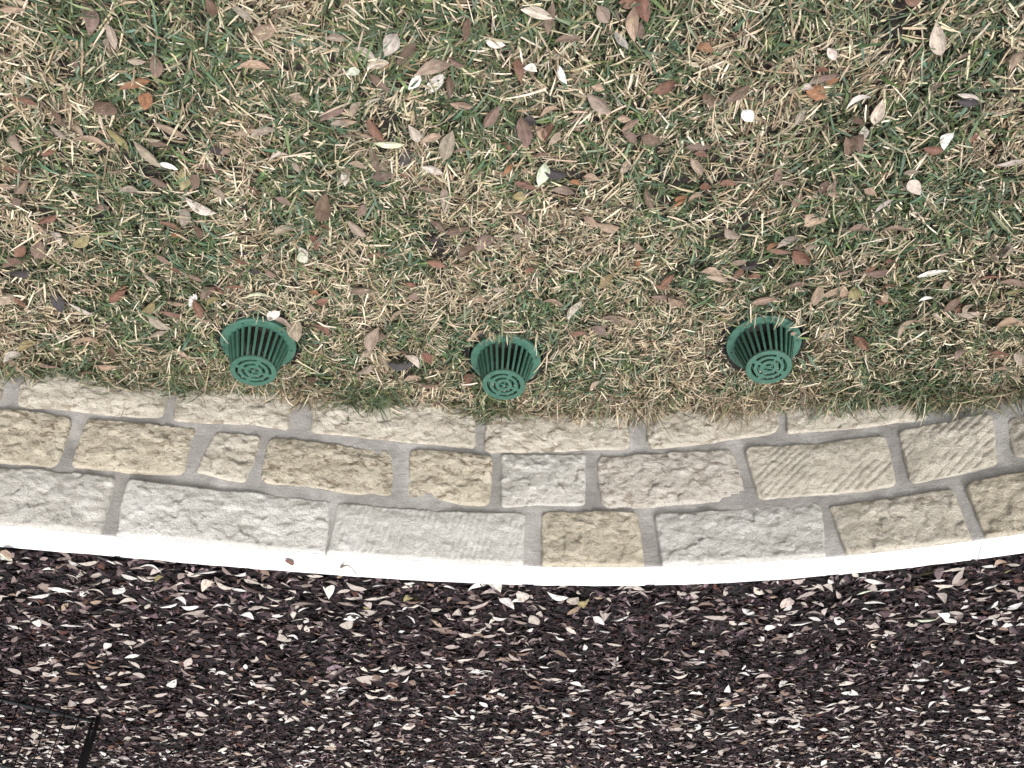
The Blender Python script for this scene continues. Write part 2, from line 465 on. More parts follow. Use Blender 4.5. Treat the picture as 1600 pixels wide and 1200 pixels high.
def build_block(k, q, colr, stain, saw, row):
    TL, TR, BR, BL = [np.array(on_wall(*p)) for p in q]          # (X, z)
    if row == 'C':
        BR[1] = BL[1] = WALL_TOP
    if row == 'A':
        TL[1] = TR[1] = -0.09
    G = 0.0085
    TL[0] += G; BL[0] += G; TR[0] -= G; BR[0] -= G; TL[1] -= G; TR[1] -= G
    if row != 'C': BL[1] += G; BR[1] += G
    w = abs((TL - TR)[0]); h = abs(((BL + BR) / 2 - (TL + TR) / 2)[1])
    gs = 0.0031 if k < N_SEEN else 0.007
    nu, nv = max(24, int(w / gs)), max(20, int(h / gs))
    P, Qq = np.meshgrid(np.linspace(0, 1, nu), np.linspace(0, 1, nv), indexing='ij')
    A = TL[None, None] * (1 - P)[..., None] + TR[None, None] * P[..., None]
    B = BL[None, None] * (1 - P)[..., None] + BR[None, None] * P[..., None]
    XZ = A * (1 - Qq)[..., None] + B * Qq[..., None]
    o = k * 5.3
    # distance in metres to each border, corners rounded
    du = np.minimum(P, 1 - P) * w
    dvt, dvb = Qq * h, (1 - Qq) * h
    if row == 'C': dvb = np.full_like(dvb, 1.0)
    dv = np.minimum(dvt, dvb)
    rad = random.uniform(0.014, 0.028)
    cx, cy = np.maximum(rad - du, 0), np.maximum(rad - dv, 0)
    sd = np.where((cx > 0) & (cy > 0), rad - np.hypot(cx, cy), np.minimum(du, dv))
    sd = sd - 0.010 * (fbm(XZ[..., 0] + o, XZ[..., 1], 13, 3, k) - 0.44) - 0.0005
    ew = 0.0075
    f = smooth(sd / ew)
    X, Z = XZ[..., 0], XZ[..., 1]
    tilt = random.uniform(-0.004, 0.004) * (P - 0.5) + random.uniform(-0.004, 0.004) * (Qq - 0.5)
    rr = np.random.default_rng(900 + k)
    rough = 1.0 if not saw else 0.4
    n = rough * (0.0028 * facets(X, Z, 0.030, rr) + 0.0015 * facets(X, Z, 0.0125, rr)) + 0.0042 * (fbm(X, Z, 70, 4, k) - 0.5) + 0.008 * rough * (fbm(X, Z, 9, 2, k + 7) - 0.5)
    pillow = 0.006 * smooth(sd / 0.045)
    d = -0.010 + f * (0.0215 + tilt) + pillow + f * n
    if saw:
        ang = R(-50) if saw == 1 else R(-14)
        s = (X * math.cos(ang) + Z * math.sin(ang)) * (450 if saw == 1 else 470)
        s = s + 1.8 * fbm(X, Z, 24, 3, k)
        groove = np.clip(np.sin(s), 0, 1) ** 3
        d = d - f * (0.0027 if saw == 1 else 0.0022) * groove * smooth((fbm(X, Z, 26, 3, k + 2) - 0.30) / 0.3)
    if row == 'C':                                            # crisp upper arris with small chips
        top = smooth((1 - Qq) * h / 0.006)
        d = d * (0.55 + 0.45 * top)
    nx, ny = wall_n(X)
    front = np.stack([X + nx * d, wall_y(X) + ny * d, Z], -1)
    if row == 'C':
        front[:, -1, 2] -= 0.003 * vnoise(X[:, -1], Z[:, -1], 55, k)
    # back ring of the block
    bd = -WALL_THICK if row == 'C' else -0.06
    ring = [front]
    if row == 'C':                                            # flat sawn top in three strips
        extra = []
        for frac in (0.04, 0.4, 1.0):
            dd = bd * frac + (0 if frac > 0.5 else 0.006 * (1 - frac))
            xx = X[:, -1]
            zt = WALL_TOP - (0.0008 if frac < 0.1 else 0) + 0.0015 * (fbm(xx, xx * 0 + frac, 14, 2, k) - 0.5)
            jag = 0.004 * (fbm(xx, xx * 0, 40, 2, k + 5) - 0.5) if frac == 1.0 else 0
            extra.append(np.stack([xx + nx[:, -1] * (dd + jag), wall_y(xx) + ny[:, -1] * (dd + jag), zt * np.ones_like(xx)], -1))
        low = extra[-1].copy(); low[:, 2] -= 0.1
        allv = np.concatenate([front] + [e[:, None] for e in extra] + [low[:, None]], 1)
    else:
        allv = front
    m = allv.shape[1]
    V = allv.reshape(-1, 3)
    i = np.arange(nu - 1)[:, None] * m + np.arange(m - 1)[None]
    # X runs against the image, so this order faces the lawn
    Q4 = np.stack([i, i + 1, i + m + 1, i + m], -1).reshape(-1, 4)
    cen = V.mean(0)
    me = np_mesh('limestone_block', V - cen, Q4, mat=M_STONE, smooth_shade=True)
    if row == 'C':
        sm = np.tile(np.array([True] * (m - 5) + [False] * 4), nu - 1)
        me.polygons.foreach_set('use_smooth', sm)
        me.materials.append(M_SAWN_OVERLIT)
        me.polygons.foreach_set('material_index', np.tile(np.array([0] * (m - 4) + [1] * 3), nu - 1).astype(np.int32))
    bm = bmesh.new(); bm.from_mesh(me)
    bmesh.ops.recalc_face_normals(bm, faces=bm.faces)
    bm.to_mesh(me); bm.free()
    ob = link('limestone_block', me, wall, tuple(cen))
    j = random.uniform(0.95, 1.04)
    ob.color = (colr[0] * j, colr[1] * j, colr[2] * j, stain)
    return ob
def px_of_wall(x, z):
    p = Vector((x, float(wall_y(x)) - 0.012, z)) - Vector((0, 0, CAM_H))
    F = Vector((0, math.cos(DEP), -math.sin(DEP))); U = Vector((0, math.sin(DEP), math.cos(DEP)))
    q = p.dot(F)
    return 800 - FPX * p.x / q, 600 + FPX * p.dot(U) / q
EDGE = {'A': (-0.09, 0.112), 'B': (0.135, 0.252), 'C': (0.278, WALL_TOP)}
r2 = random.Random(77)
for row, (z0, z1) in EDGE.items():
    own = [b for b in blocks if b[7] == row]
    xhi = max(on_wall(*p)[0] for b in own for p in b[:4]); xlo = min(on_wall(*p)[0] for b in own for p in b[:4])
    for sgn, start in ((1, xhi), (-1, xlo)):
        x = start + sgn * 0.03
        while abs(x) < 1.68:
            w = r2.uniform(0.16, 0.38); x2 = x + sgn * w
            a, b_ = (max(x, x2), min(x, x2))
            c_ = {'A': CREAM, 'B': r2.choice((TAN, CREAM, GREY)), 'C': r2.choice((PALE, GREY, CREAM))}[row]
            blocks.append((px_of_wall(a, z0), px_of_wall(b_, z0), px_of_wall(b_, z1), px_of_wall(a, z1), c_, .5, 0, row))
            x = x2 + sgn * 0.03
for k, b in enumerate(blocks):
    build_block(k, b[:4], *b[4:])

# ------------------------------------------------------------------ drain grates
def polar_plate(r_in_out, nseg, slots, zt, thick):
    """flat disc of rings; slots = [(r0, r1, spans)] cut right through"""
    bm = bmesh.new()
    radii = r_in_out
    grid = {}
    for i, r in enumerate(radii):
        for a in range(nseg):
            th = 2 * math.pi * a / nseg
            grid[i, a] = (bm.verts.new((r * math.cos(th), r * math.sin(th), zt)), bm.verts.new((r * math.cos(th), r * math.sin(th), zt - thick)))
    solid = set()
    for i in range(len(radii) - 1):
        for a in range(nseg):
            if not slots(i, a): solid.add((i, a))
    for (i, a) in solid:
        b = (a + 1) % nseg
        t = [grid[i, a], grid[i + 1, a], grid[i + 1, b], grid[i, b]]
        bm.faces.new([x[0] for x in t]); bm.faces.new([x[1] for x in reversed(t)])
        for (ni, na, e) in ((i - 1, a, (3, 0)), (i + 1, a, (1, 2)), (i, (a - 1) % nseg, (0, 1)), (i, b, (2, 3))):
            if (ni, na) not in solid:
                p, q = t[e[0]], t[e[1]]
                bm.faces.new([p[0], p[1], q[1], q[0]])
    bmesh.ops.remove_doubles(bm, verts=bm.verts, dist=1e-6)
    bmesh.ops.delete(bm, geom=[v for v in bm.verts if not v.link_faces], context='VERTS')
    bmesh.ops.recalc_face_normals(bm, faces=bm.faces)
    return bm

def bm_obj(name, bm, mat, parent=None, smooth_shade=False, bevel=0.0):
    me = bpy.data.meshes.new(name); bm.to_mesh(me); bm.free()
    me.materials.append(mat)
    if smooth_shade: me.polygons.foreach_set('use_smooth', [True] * len(me.polygons))
    o = link(name, me, parent)
    if bevel:
        md = o.modifiers.new('bevel', 'BEVEL'); md.width = bevel; md.segments = 2; md.limit_method = 'ANGLE'
    return o

RF, RB, RT, GH = 0.0785, 0.0635, 0.0460, 0.077         # flange, cone foot, cone top, height
NRIB = 26
def make_grate():
    root = link('drain_grate', None)
    # flange with a rolled rim
    bm = bmesh.new()
    prof = [(RB - 0.004, 0.0), (RB - 0.004, 0.004), (RF - 0.003, 0.0035), (RF - 0.0008, 0.0028), (RF, 0.001), (RF, -0.006), (RF - 0.003, -0.007), (RF - 0.003, -0.001)]
    ns = 96
    rings = [[bm.verts.new((r * math.cos(2 * math.pi * a / ns), r * math.sin(2 * math.pi * a / ns), z)) for a in range(ns)] for r, z in prof]
    for i in range(len(prof)):
        j = (i + 1) % len(prof)
        for a in range(ns):
            b = (a + 1) % ns
            bm.faces.new([rings[i][a], rings[i][b], rings[j][b], rings[j][a]])
    bmesh.ops.recalc_face_normals(bm, faces=bm.faces)
    fl = bm_obj('flange', bm, M_PLASTIC, root)
    # small screw holes in the flange: dark recessed plugs
    for a in (0.35, 1.15, 2.2, 3.4, 4.3, 5.5):
        bmh = bmesh.new()
        bmesh.ops.create_cone(bmh, cap_ends=True, segments=10, radius1=0.0021, radius2=0.0021, depth=0.0016,
                              matrix=Matrix.Translation((math.cos(a) * (RF - 0.009), math.sin(a) * (RF - 0.009), 0.0034)))
        bm_obj('screw_hole', bmh, M_PIPE, fl)
    # ribs: shared mesh, trapezoid bars leaning inwards
    bm = bmesh.new()
    def bar(r, z, hw, dp): return [bm.verts.new((r + dx, s, z)) for dx, s in ((0, -hw), (0, hw), (-dp, hw * 0.7), (-dp, -hw * 0.7))]
    lo = bar(RB, 0.002, 0.0031, 0.007); hi = bar(RT, GH - 0.003, 0.0024, 0.006)
    for i in range(4):
        j = (i + 1) % 4
        bm.faces.new([lo[i], lo[j], hi[j], hi[i]])
    bm.faces.new(lo[::-1]); bm.faces.new(hi)
    bmesh.ops.recalc_face_normals(bm, faces=bm.faces)
    rib = bm_obj('rib', bm, M_PLASTIC, root, bevel=0.0006)
    for k in range(1, NRIB):
        c = rib.copy(); col.objects.link(c); c.parent = root
        c.rotation_euler.z = 2 * math.pi * k / NRIB
    # top plate: rim, two slotted rings, small centre
    ns = 96
    radii = [0.0006, 0.0042, 0.0105, 0.0150, 0.0180, 0.0240, 0.0305, 0.0362, RT - 0.0025, RT + 0.0005]
    def slot(i, a):
        ph = (a % 24)
        spoke = ph < 2 or ph >= 22
        if i == 1 and not (ph < 2 or ph >= 22): return True       # four small holes round the centre
        if i == 4 and not spoke: return True
        if i == 6 and not spoke: return True
        return False
    bm = polar_plate(radii, ns, slot, GH, 0.0045)
    tp = bm_obj('top_plate', bm, M_PLASTIC, root, bevel=0.0005)
    # black pipe mouth under the grate; outer skirt painted black as the gap's shade
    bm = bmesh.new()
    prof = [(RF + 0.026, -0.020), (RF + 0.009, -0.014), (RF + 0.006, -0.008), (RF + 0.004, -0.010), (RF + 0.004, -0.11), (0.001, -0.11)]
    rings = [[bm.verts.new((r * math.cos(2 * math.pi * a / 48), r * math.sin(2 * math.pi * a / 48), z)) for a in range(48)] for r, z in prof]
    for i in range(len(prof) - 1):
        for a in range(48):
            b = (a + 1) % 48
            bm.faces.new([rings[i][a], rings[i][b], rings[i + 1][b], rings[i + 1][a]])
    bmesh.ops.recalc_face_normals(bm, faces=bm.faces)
    bm_obj('pipe_mouth_gap_shade', bm, M_PIPE, root, True)
    return root
def copy_tree(o, parent=None):
    c = o.copy(); col.objects.link(c); c.parent = parent
    for ch in list(o.children): copy_tree(ch, c)
    return c
grate_px = [  # flange centre, disc centre (pixels), plate turn, label
 ((404, 538), (396, 580), 12, 'leftmost green plastic dome drain grate with a white leaf on its rim'),
 ((790, 563), (787, 602), 45, 'middle green plastic dome drain grate with dry grass hanging over its rim'),
 ((1193, 537), (1201, 574), 42, 'rightmost green plastic dome drain grate leaning, small round tan leaf on its rim'),
]
proto = make_grate()
grates = []
for k, (fc, dc, turn, lab) in enumerate(grate_px):
    p = on_field(*fc, lawn_z, 0.022)
    # axis: tilt until the top disc falls on its own pixel
    best = None
    for ax in np.linspace(-0.25, 0.25, 51):
        for ay in np.linspace(-0.2, 0.2, 41):
            q = Vector((math.sin(ax), math.sin(ay), 0)); q.z = math.sqrt(1 - q.x ** 2 - q.y ** 2)
            tpt = p + q * GH - Vector((0, 0, CAM_H))
            F = Vector((0, math.cos(DEP), -math.sin(DEP))); U = Vector((0, math.sin(DEP), math.cos(DEP)))
            dpt = tpt.dot(F); uu = 800 - FPX * tpt.x / dpt; vv = 600 + FPX * tpt.dot(U) / dpt
            e = (uu - dc[0]) ** 2 + (vv - dc[1]) ** 2 + 40 * (ax * ax + ay * ay)
            if best is None or e < best[0]: best = (e, q.copy())
    g = proto if k == 0 else copy_tree(proto)
    g.location = p
    qt = best[1].to_track_quat('Z', 'Y')
    g.rotation_mode = 'XYZ'
    g.rotation_euler = (qt.to_matrix() @ Matrix.Rotation(R(turn), 3, 'Z')).to_euler()
    tag(g, lab, 'drain grate', 'green drain grates in the lawn')
    grates.append(p)
    print('grate', k, p, best[0], best[1])

# the soil is dug out inside each pipe
gco = np.zeros(len(ground.data.vertices) * 3, np.float32)
ground.data.vertices.foreach_get('co', gco); gco = gco.reshape(-1, 3)
for p in grates:
    gco[np.hypot(gco[:, 0] - p.x, gco[:, 1] - p.y) < 0.084, 2] -= 0.13
ground.data.vertices.foreach_set('co', gco.ravel()); ground.data.update()

# ------------------------------------------------------------------ grass
def in_view(x, y, m=0.32):
    depth = y * math.cos(DEP) + (CAM_H - 0.0) * math.sin(DEP)
    return (np.abs(x) < 0.662 * depth + m) & (y > 0.50 - m)
bare = [(1110, 258, .075), (1150, 350, .06), (880, 275, .055), (1185, 400, .05), (262, 197, .05), (1405, 22, .05), (585, 168, .035),
        (240, 262, .05), (30, 428, .04), (640, 560, .06), (1340, 160, .035), (1075, 400, .04), (1130, 570, .05), (690, 375, .04), (1040, 285, .05)]
bare_pts = [(on_field(u, v, lawn_z), r) for u, v, r in bare]

def scatter(n, keep_out=0.35):
    x = rng.uniform(-1.85, 1.85, n); y = rng.uniform(-0.05, 1.72, n)
    k = (y < wall_y(x) - 0.006) & (in_view(x, y) | (rng.random(n) < keep_out))
    for (p, r) in bare_pts:
        rr = np.hypot(x - p.x, y - p.y) / r + 0.9 * (fbm(x, y, 26, 2, 4) - 0.5)
        k &= ~((rr < 0.85) & (rng.random(n) < 0.66))
    for p in grates:
        k &= np.hypot(x - p.x, y - p.y) > np.where(y < p.y, 0.095, 0.086)
    return x[k], y[k]

def blades(x, y, z, az, L, W, pitch, bend, roll, colr, stations, prof):
    n = len(x)
    S = len(stations)
    V = np.zeros((n, S, 2, 3))
    px, py, pz = x.copy(), y.copy(), z.copy()
    ca, sa = np.cos(az), np.sin(az)
    prev = 0
    for s, t in enumerate(stations):
        th = pitch - bend * (prev + t) / 2
        dl = (t - prev) * L
        px = px + ca * np.cos(th) * dl; py = py + sa * np.cos(th) * dl; pz = pz + np.sin(th) * dl
        prev = t
        hw = W * prof[s] * 0.5
        th2 = pitch - bend * t
        # width direction: sideways, rolled about the blade axis
        nx_, ny_, nz_ = -np.sin(th2) * ca, -np.sin(th2) * sa, np.cos(th2)
        wx = -sa * np.cos(roll) + nx_ * np.sin(roll); wy = ca * np.cos(roll) + ny_ * np.sin(roll); wz = nz_ * np.sin(roll)
        for e, sg in enumerate((-1, 1)):
            V[:, s, e, 0] = px + sg * wx * hw; V[:, s, e, 1] = py + sg * wy * hw; V[:, s, e, 2] = pz + sg * wz * hw
    base = (np.arange(n) * S * 2)[:, None]
    Q = np.concatenate([base + np.array([[2 * s, 2 * s + 1, 2 * s + 3, 2 * s + 2]]) for s in range(S - 1)], 1).reshape(-1, 4)
    C = np.repeat(colr[:, None, :], S * 2, 1).reshape(-1, 3)
    return V.reshape(-1, 3), Q, C

def pick(pal, wts, n):
    pal = np.array(pal); idx = rng.choice(len(pal), n, p=np.array(wts) / sum(wts))
    c = pal[idx] * rng.uniform(0.72, 1.25, (n, 1)) * rng.uniform(0.94, 1.06, (n, 3))
    return c

# dry blades: matted, lying every way
x, y = scatter(250000)
n = len(x)
green_map = fbm(x, y, 8.0, 3, 21)
keep = rng.random(n) < np.clip(1.05 - 0.62 * smooth((green_map - 0.36) / 0.28), 0.45, 1)
x, y = x[keep], y[keep]; n = len(x)
tuft = fbm(x, y, 16, 2, 31) * 4 * math.pi
az = np.where(rng.random(n) < 0.68, tuft + rng.normal(0, 0.5, n), rng.uniform(0, 2 * math.pi, n))
near_wall = smooth(1 - (wall_y(x) - y) / 0.10)
z = lawn_z(x, y) + rng.uniform(-0.002, 0.023, n) * (0.75 + 0.5 * vnoise(x, y, 9, 2))
L = rng.gamma(4.5, 0.0054, n).clip(0.008, 0.062)
W = rng.uniform(0.0012, 0.0036, n)
pitch = rng.normal(0.22, 0.26, n).clip(-0.35, 1.0) + 0.25 * near_wall
straw_pal = [(0.345, 0.285, 0.198), (0.45, 0.385, 0.283), (0.215, 0.160, 0.102), (0.105, 0.075, 0.052), (0.285, 0.250, 0.180), (0.54, 0.485, 0.385)]
cc = pick(straw_pal, [30, 22, 20, 12, 20, 8], n)
V, Q, C = blades(x, y, z, az, L, W, pitch, rng.normal(0.35, 0.5, n), rng.normal(0, 0.5, n), cc, [0, 0.5, 1.0], [0.75, 1.0, 0.35])
straw = link('dry_grass', np_mesh('dry_grass', V, Q, mat=M_STRAW, colors=C))
tag(straw, 'matted straw coloured dry grass covering the lawn', 'grass', kind='stuff')

# green blades: rooted, arching, thicker where the lawn is green
x, y = scatter(190000)
n = len(x)
gm = fbm(x, y, 8.0, 3, 21) + 0.35 * (fbm(x, y, 30, 2, 41) - 0.5)
keep = rng.random(n) < np.clip(0.30 + 0.75 * smooth((gm - 0.36) / 0.28), 0, 1)
x, y = x[keep], y[keep]; n = len(x)
tuft = fbm(x, y, 22, 2, 51) * 6 * math.pi
az = np.where(rng.random(n) < 0.65, tuft + rng.normal(0, 0.55, n), rng.uniform(0, 2 * math.pi, n))
near_wall = smooth(1 - (wall_y(x) - y) / 0.10)
z = lawn_z(x, y) + rng.uniform(0.0, 0.012, n)
L = rng.gamma(7, 0.0044, n).clip(0.012, 0.060)
W = rng.uniform(0.0015, 0.0040, n)
pitch = rng.normal(0.62, 0.3, n).clip(0.05, 1.35) + 0.15 * near_wall
green_pal = [(0.064, 0.092, 0.042), (0.092, 0.128, 0.060), (0.086, 0.126, 0.080), (0.142, 0.172, 0.072), (0.132, 0.170, 0.112), (0.195, 0.215, 0.115), (0.040, 0.056, 0.029)]
cc = pick(green_pal, [26, 22, 16, 11, 8, 6, 16], n)
V, Q, C = blades(x, y, z, az, L, W, pitch, rng.uniform(0.2, 1.5, n), rng.normal(0, 0.5, n), cc, [0, 0.4, 0.75, 1.0], [0.7, 1.0, 0.75, 0.08])
green = link('green_grass', np_mesh('green_grass', V, Q, mat=M_GREEN, colors=C))
tag(green, 'short green grass blades growing through the dry lawn', 'grass', kind='stuff')

# broader fresh blades on top, and the fringe that leans on the wall's foot
x, y = scatter(9000, 0.3)
n = len(x)
gm = fbm(x, y, 8.0, 3, 21)
keep = rng.random(n) < 0.25 + 0.9 * smooth((gm - 0.38) / 0.25)
x, y = x[keep], y[keep]; n = len(x)
cc = pick([(0.070, 0.125, 0.075), (0.085, 0.145, 0.100), (0.060, 0.115, 0.050), (0.120, 0.175, 0.065), (0.15, 0.20, 0.12)], [30, 25, 25, 12, 8], n)
V1, Q1, C1 = blades(x, y, lawn_z(x, y) + rng.uniform(0.006, 0.016, n), rng.uniform(0, 6.283, n), rng.uniform(0.022, 0.055, n), rng.uniform(0.0030, 0.0052, n),
                    rng.normal(0.55, 0.3, n).clip(0.1, 1.3), rng.uniform(0.3, 1.4, n), rng.normal(0, 0.45, n), cc, [0, 0.4, 0.75, 1.0], [0.75, 1.0, 0.75, 0.08])
m = 34000
fx = rng.uniform(-1.5, 1.5, m); fd = rng.gamma(2.0, 0.016, m) + 0.006
clump = fbm(fx, fd * 2, 11, 3, 81)
keep = (rng.random(m) < smooth((clump - 0.40) / 0.18)) & (fd < 0.12)
fx, fd, clump = fx[keep], fd[keep], clump[keep]; m = len(fx)
fy = wall_y(fx) - fd
faz = math.pi / 2 + rng.normal(0, 1.3, m)
fg = rng.random(m) < np.clip(0.15 + 0.9 * smooth((fbm(fx, fy, 7, 2, 85) - 0.36) / 0.25), 0.12, 0.8)
cc = np.where(fg[:, None], pick(green_pal, [26, 22, 16, 11, 8, 6, 16], m), pick(straw_pal, [30, 22, 22, 14, 20, 6], m))
fL = rng.uniform(0.018, 0.046, m) * (0.35 + 2.1 * smooth((clump - 0.40) / 0.3))
V2, Q2, C2 = blades(fx, fy, lawn_z(fx, fy) + rng.uniform(0.0, 0.016, m), faz, fL, rng.uniform(0.0014, 0.0034, m),
                    rng.normal(0.75, 0.35, m).clip(0.05, 1.4), rng.uniform(0.2, 1.5, m), rng.normal(0, 0.5, m), cc, [0, 0.4, 0.75, 1.0], [0.75, 1.0, 0.75, 0.1])
V2[:, 1] = np.minimum(V2[:, 1], wall_y(V2[:, 0]) - 0.013)
fr = link('grass_fringe', np_mesh('grass_fringe', np.concatenate([V1, V2]), np.concatenate([Q1, Q2 + len(V1)]), mat=M_GREEN, colors=np.concatenate([C1, C2])))
tag(fr, 'broad green blades and ragged grass fringe along the foot of the wall', 'grass', kind='stuff')

# tufts hanging over the grate rims and long stray straws
hx, hy, haz, hL = [], [], [], []
for p, cnt, a0, a1 in ((grates[0], 3, -2.6, -0.6), (grates[1], 30, -1.75, -1.15), (grates[2], 12, -2.3, -1.1)):
    for _ in range(cnt):
        a = random.uniform(a0, a1); r = random.uniform(0.088, 0.105)
        hx.append(p.x + math.cos(a) * r); hy.append(p.y + math.sin(a) * r)
        haz.append(a + math.pi + random.gauss(0, 0.6)); hL.append(random.uniform(0.018, 0.042))
hx, hy, haz, hL = map(np.array, (hx, hy, haz, hL)); n = len(hx)
V, Q, C = blades(hx, hy, lawn_z(hx, hy) + 0.020, haz, hL, rng.uniform(0.0015, 0.003, n), rng.uniform(0.2, 0.7, n), rng.uniform(0.3, 1.2, n), rng.normal(0, 0.4, n),
                 np.where((rng.random(n) < 0.72)[:, None], pick(straw_pal, [30, 22, 20, 8, 20, 8], n), pick(green_pal, [26, 22, 16, 11, 8, 6, 10], n)), [0, 0.4, 0.75, 1.0], [0.8, 1.0, 0.75, 0.1])
over = link('overhanging_grass', np_mesh('overhanging_grass', V, Q, mat=M_STRAW, colors=C))
tag(over, 'dry and green blades bending over the rims of the drain grates', 'grass', kind='stuff')

# ------------------------------------------------------------------ mulch
def leaf_template(ns, nw, fold, curl, twist, ratio, sway, ragged, seed, stem=True):
    """leaf of unit length along X, blade in XY"""
    r_ = random.Random(seed)
    V, Q = [], []
    ts = np.linspace(0, 1, ns)
    for i, t in enumerate(ts):
        w = ratio * 0.5 * (math.sin(math.pi * t ** 0.92) ** 0.85 if 0 < t < 1 else (0.02 if ns > 3 else 0.30))
        w *= 1 + ragged * r_.uniform(-1, 1)
        cx = t - 0.5
        cy = sway * math.sin(math.pi * t)
        cz = curl * (4 * (t - 0.5) ** 2) + 0.010 * r_.uniform(-1, 1) * (0 < t < 1)
        tw = twist * (t - 0.5)
        for j in range(nw):
            s = -1 + 2 * j / (nw - 1)
            yy = s * w
            zz = fold * (abs(s) ** 1.4) * w * 2
            V.append((cx, cy + yy * math.cos(tw) - zz * math.sin(tw), cz + yy * math.sin(tw) + zz * math.cos(tw)))
    for i in range(ns - 1):
        for j in range(nw - 1):
            a = i * nw + j
            Q.append((a, a + nw, a + nw + 1, a + 1))
    if stem:
        b = len(V)
        c0, c1 = V[nw // 2], (-0.62, 0.03 * r_.uniform(-1, 1), curl * 0.9)
        V += [(c0[0] + 0.02, c0[1] - 0.012, c0[2]), (c0[0] + 0.02, c0[1] + 0.012, c0[2]), (c1[0], c1[1] + 0.01, c1[2]), (c1[0], c1[1] - 0.01, c1[2])]
        Q.append((b, b + 3, b + 2, b + 1))
    return np.array(V), np.array(Q)

tmpl = []
for s in range(22):
    r_ = random.Random(100 + s)
    tmpl.append(leaf_template(9, 5, r_.uniform(-0.07, 0.15), r_.choice((r_.uniform(-0.06, 0.08), r_.uniform(-0.06, 0.08), r_.uniform(0.12, 0.24))), r_.uniform(-0.22, 0.22), 1.0, r_.uniform(-0.20, 0.20), r_.choice((0.02, 0.04, 0.08)), s))
FLAT = sorted(range(len(tmpl)), key=lambda i: np.ptp(tmpl[i][0][:, 2]))     # the flattest shapes first
leaf_meshes = [np_mesh('oak_leaf', v * np.array([1, 1, 1]), q, mat=M_LEAF) for v, q in tmpl]

def euler_mats(az, tx, ty):
    ca, sa, cx, sx, cy, sy = np.cos(az), np.sin(az), np.cos(tx), np.sin(tx), np.cos(ty), np.sin(ty)
    n = len(az); Z = np.zeros(n); O = np.ones(n)
    Rz = np.stack([np.stack([ca, -sa, Z], -1), np.stack([sa, ca, Z], -1), np.stack([Z, Z, O], -1)], 1)
    Rx = np.stack([np.stack([O, Z, Z], -1), np.stack([Z, cx, -sx], -1), np.stack([Z, sx, cx], -1)], 1)
    Ry = np.stack([np.stack([cy, Z, sy], -1), np.stack([Z, O, Z], -1), np.stack([-sy, Z, cy], -1)], 1)
    return Rz @ Ry @ Rx

def merge(templates, pos, az, tx, ty, L, W, colr):
    Vs, Qs, Cs, b = [], [], [], 0
    M = euler_mats(az, tx, ty)
    which = rng.integers(0, len(templates), len(pos))
    for k, (tv, tq) in enumerate(templates):
        i = np.where(which == k)[0]
        if not len(i): continue
        sc = np.stack([L[i], W[i], L[i]], -1)[:, None, :]
        v = np.einsum('nij,nkj->nki', M[i], tv[None] * sc) + pos[i][:, None, :]
        Vs.append(v.reshape(-1, 3))
        Qs.append((tq[None] + (b + np.arange(len(i)) * len(tv))[:, None, None]).reshape(-1, 4))
        Cs.append(np.repeat(colr[i], len(tv), 0))
        b += len(i) * len(tv)
    return np.concatenate(Vs), np.concatenate(Qs), np.concatenate(Cs)

def mulch_scatter(n, margin=0.35, power=1.0):
    """uniform per square metre inside the view wedge, thinner outside"""
    x = rng.uniform(-3.6, 3.6, n); y = rng.uniform(1.2, 5.4, n)
    depth = y * math.cos(DEP) + 0.68 * math.sin(DEP)
    inside = (np.abs(x) < 0.68 * depth + 0.45)
    k = (y > wall_y(x) + WALL_THICK + 0.006) & (inside | (rng.random(n) < margin))
    thin = np.clip((2.1 / y) ** power, 0, 1)
    k &= rng.random(n) < thin
    return x[k], y[k]

# shredded dark mulch: small bent flakes
chip_t = [leaf_template(3, 3, random.Random(s).uniform(-0.2, 0.25), random.Random(s + 9).uniform(-0.12, 0.18), 0.3, 1.0, 0.05, 0.3, s, False) for s in range(7)]
x, y = mulch_scatter(330000, 0.25, 1.2)
n = len(x)
L = rng.gamma(5, 0.0034, n).clip(0.006, 0.040) * np.clip(0.85 + 0.1 * y, 1, 1.4)
W = L * rng.uniform(0.28, 0.62, n)
pos = np.stack([x, y, mulch_z(x, y) + rng.uniform(0.000, 0.014, n)], -1)
chip_pal = [(0.010, 0.007, 0.007), (0.020, 0.013, 0.013), (0.040, 0.027, 0.026), (0.078, 0.054, 0.051), (0.15, 0.110, 0.103), (0.050, 0.024, 0.017)]
cc = pick(chip_pal, [32, 29, 18, 11, 6, 4], n)
patch = fbm(x, y, 4.0, 3, 61)
cc = cc * (0.66 + 0.94 * patch)[:, None] * np.array([0.98, 1.0, 1.10])
V, Q, C = merge(chip_t, pos, rng.uniform(0, 6.283, n), rng.normal(0, 0.36, n), rng.normal(0, 0.24, n), L, W, cc)
chips = link('mulch_shreds', np_mesh('mulch_shreds', V, Q, mat=M_CHIP, colors=C))
tag(chips, 'dark brown shredded bark mulch filling the bed', 'mulch', kind='stuff')

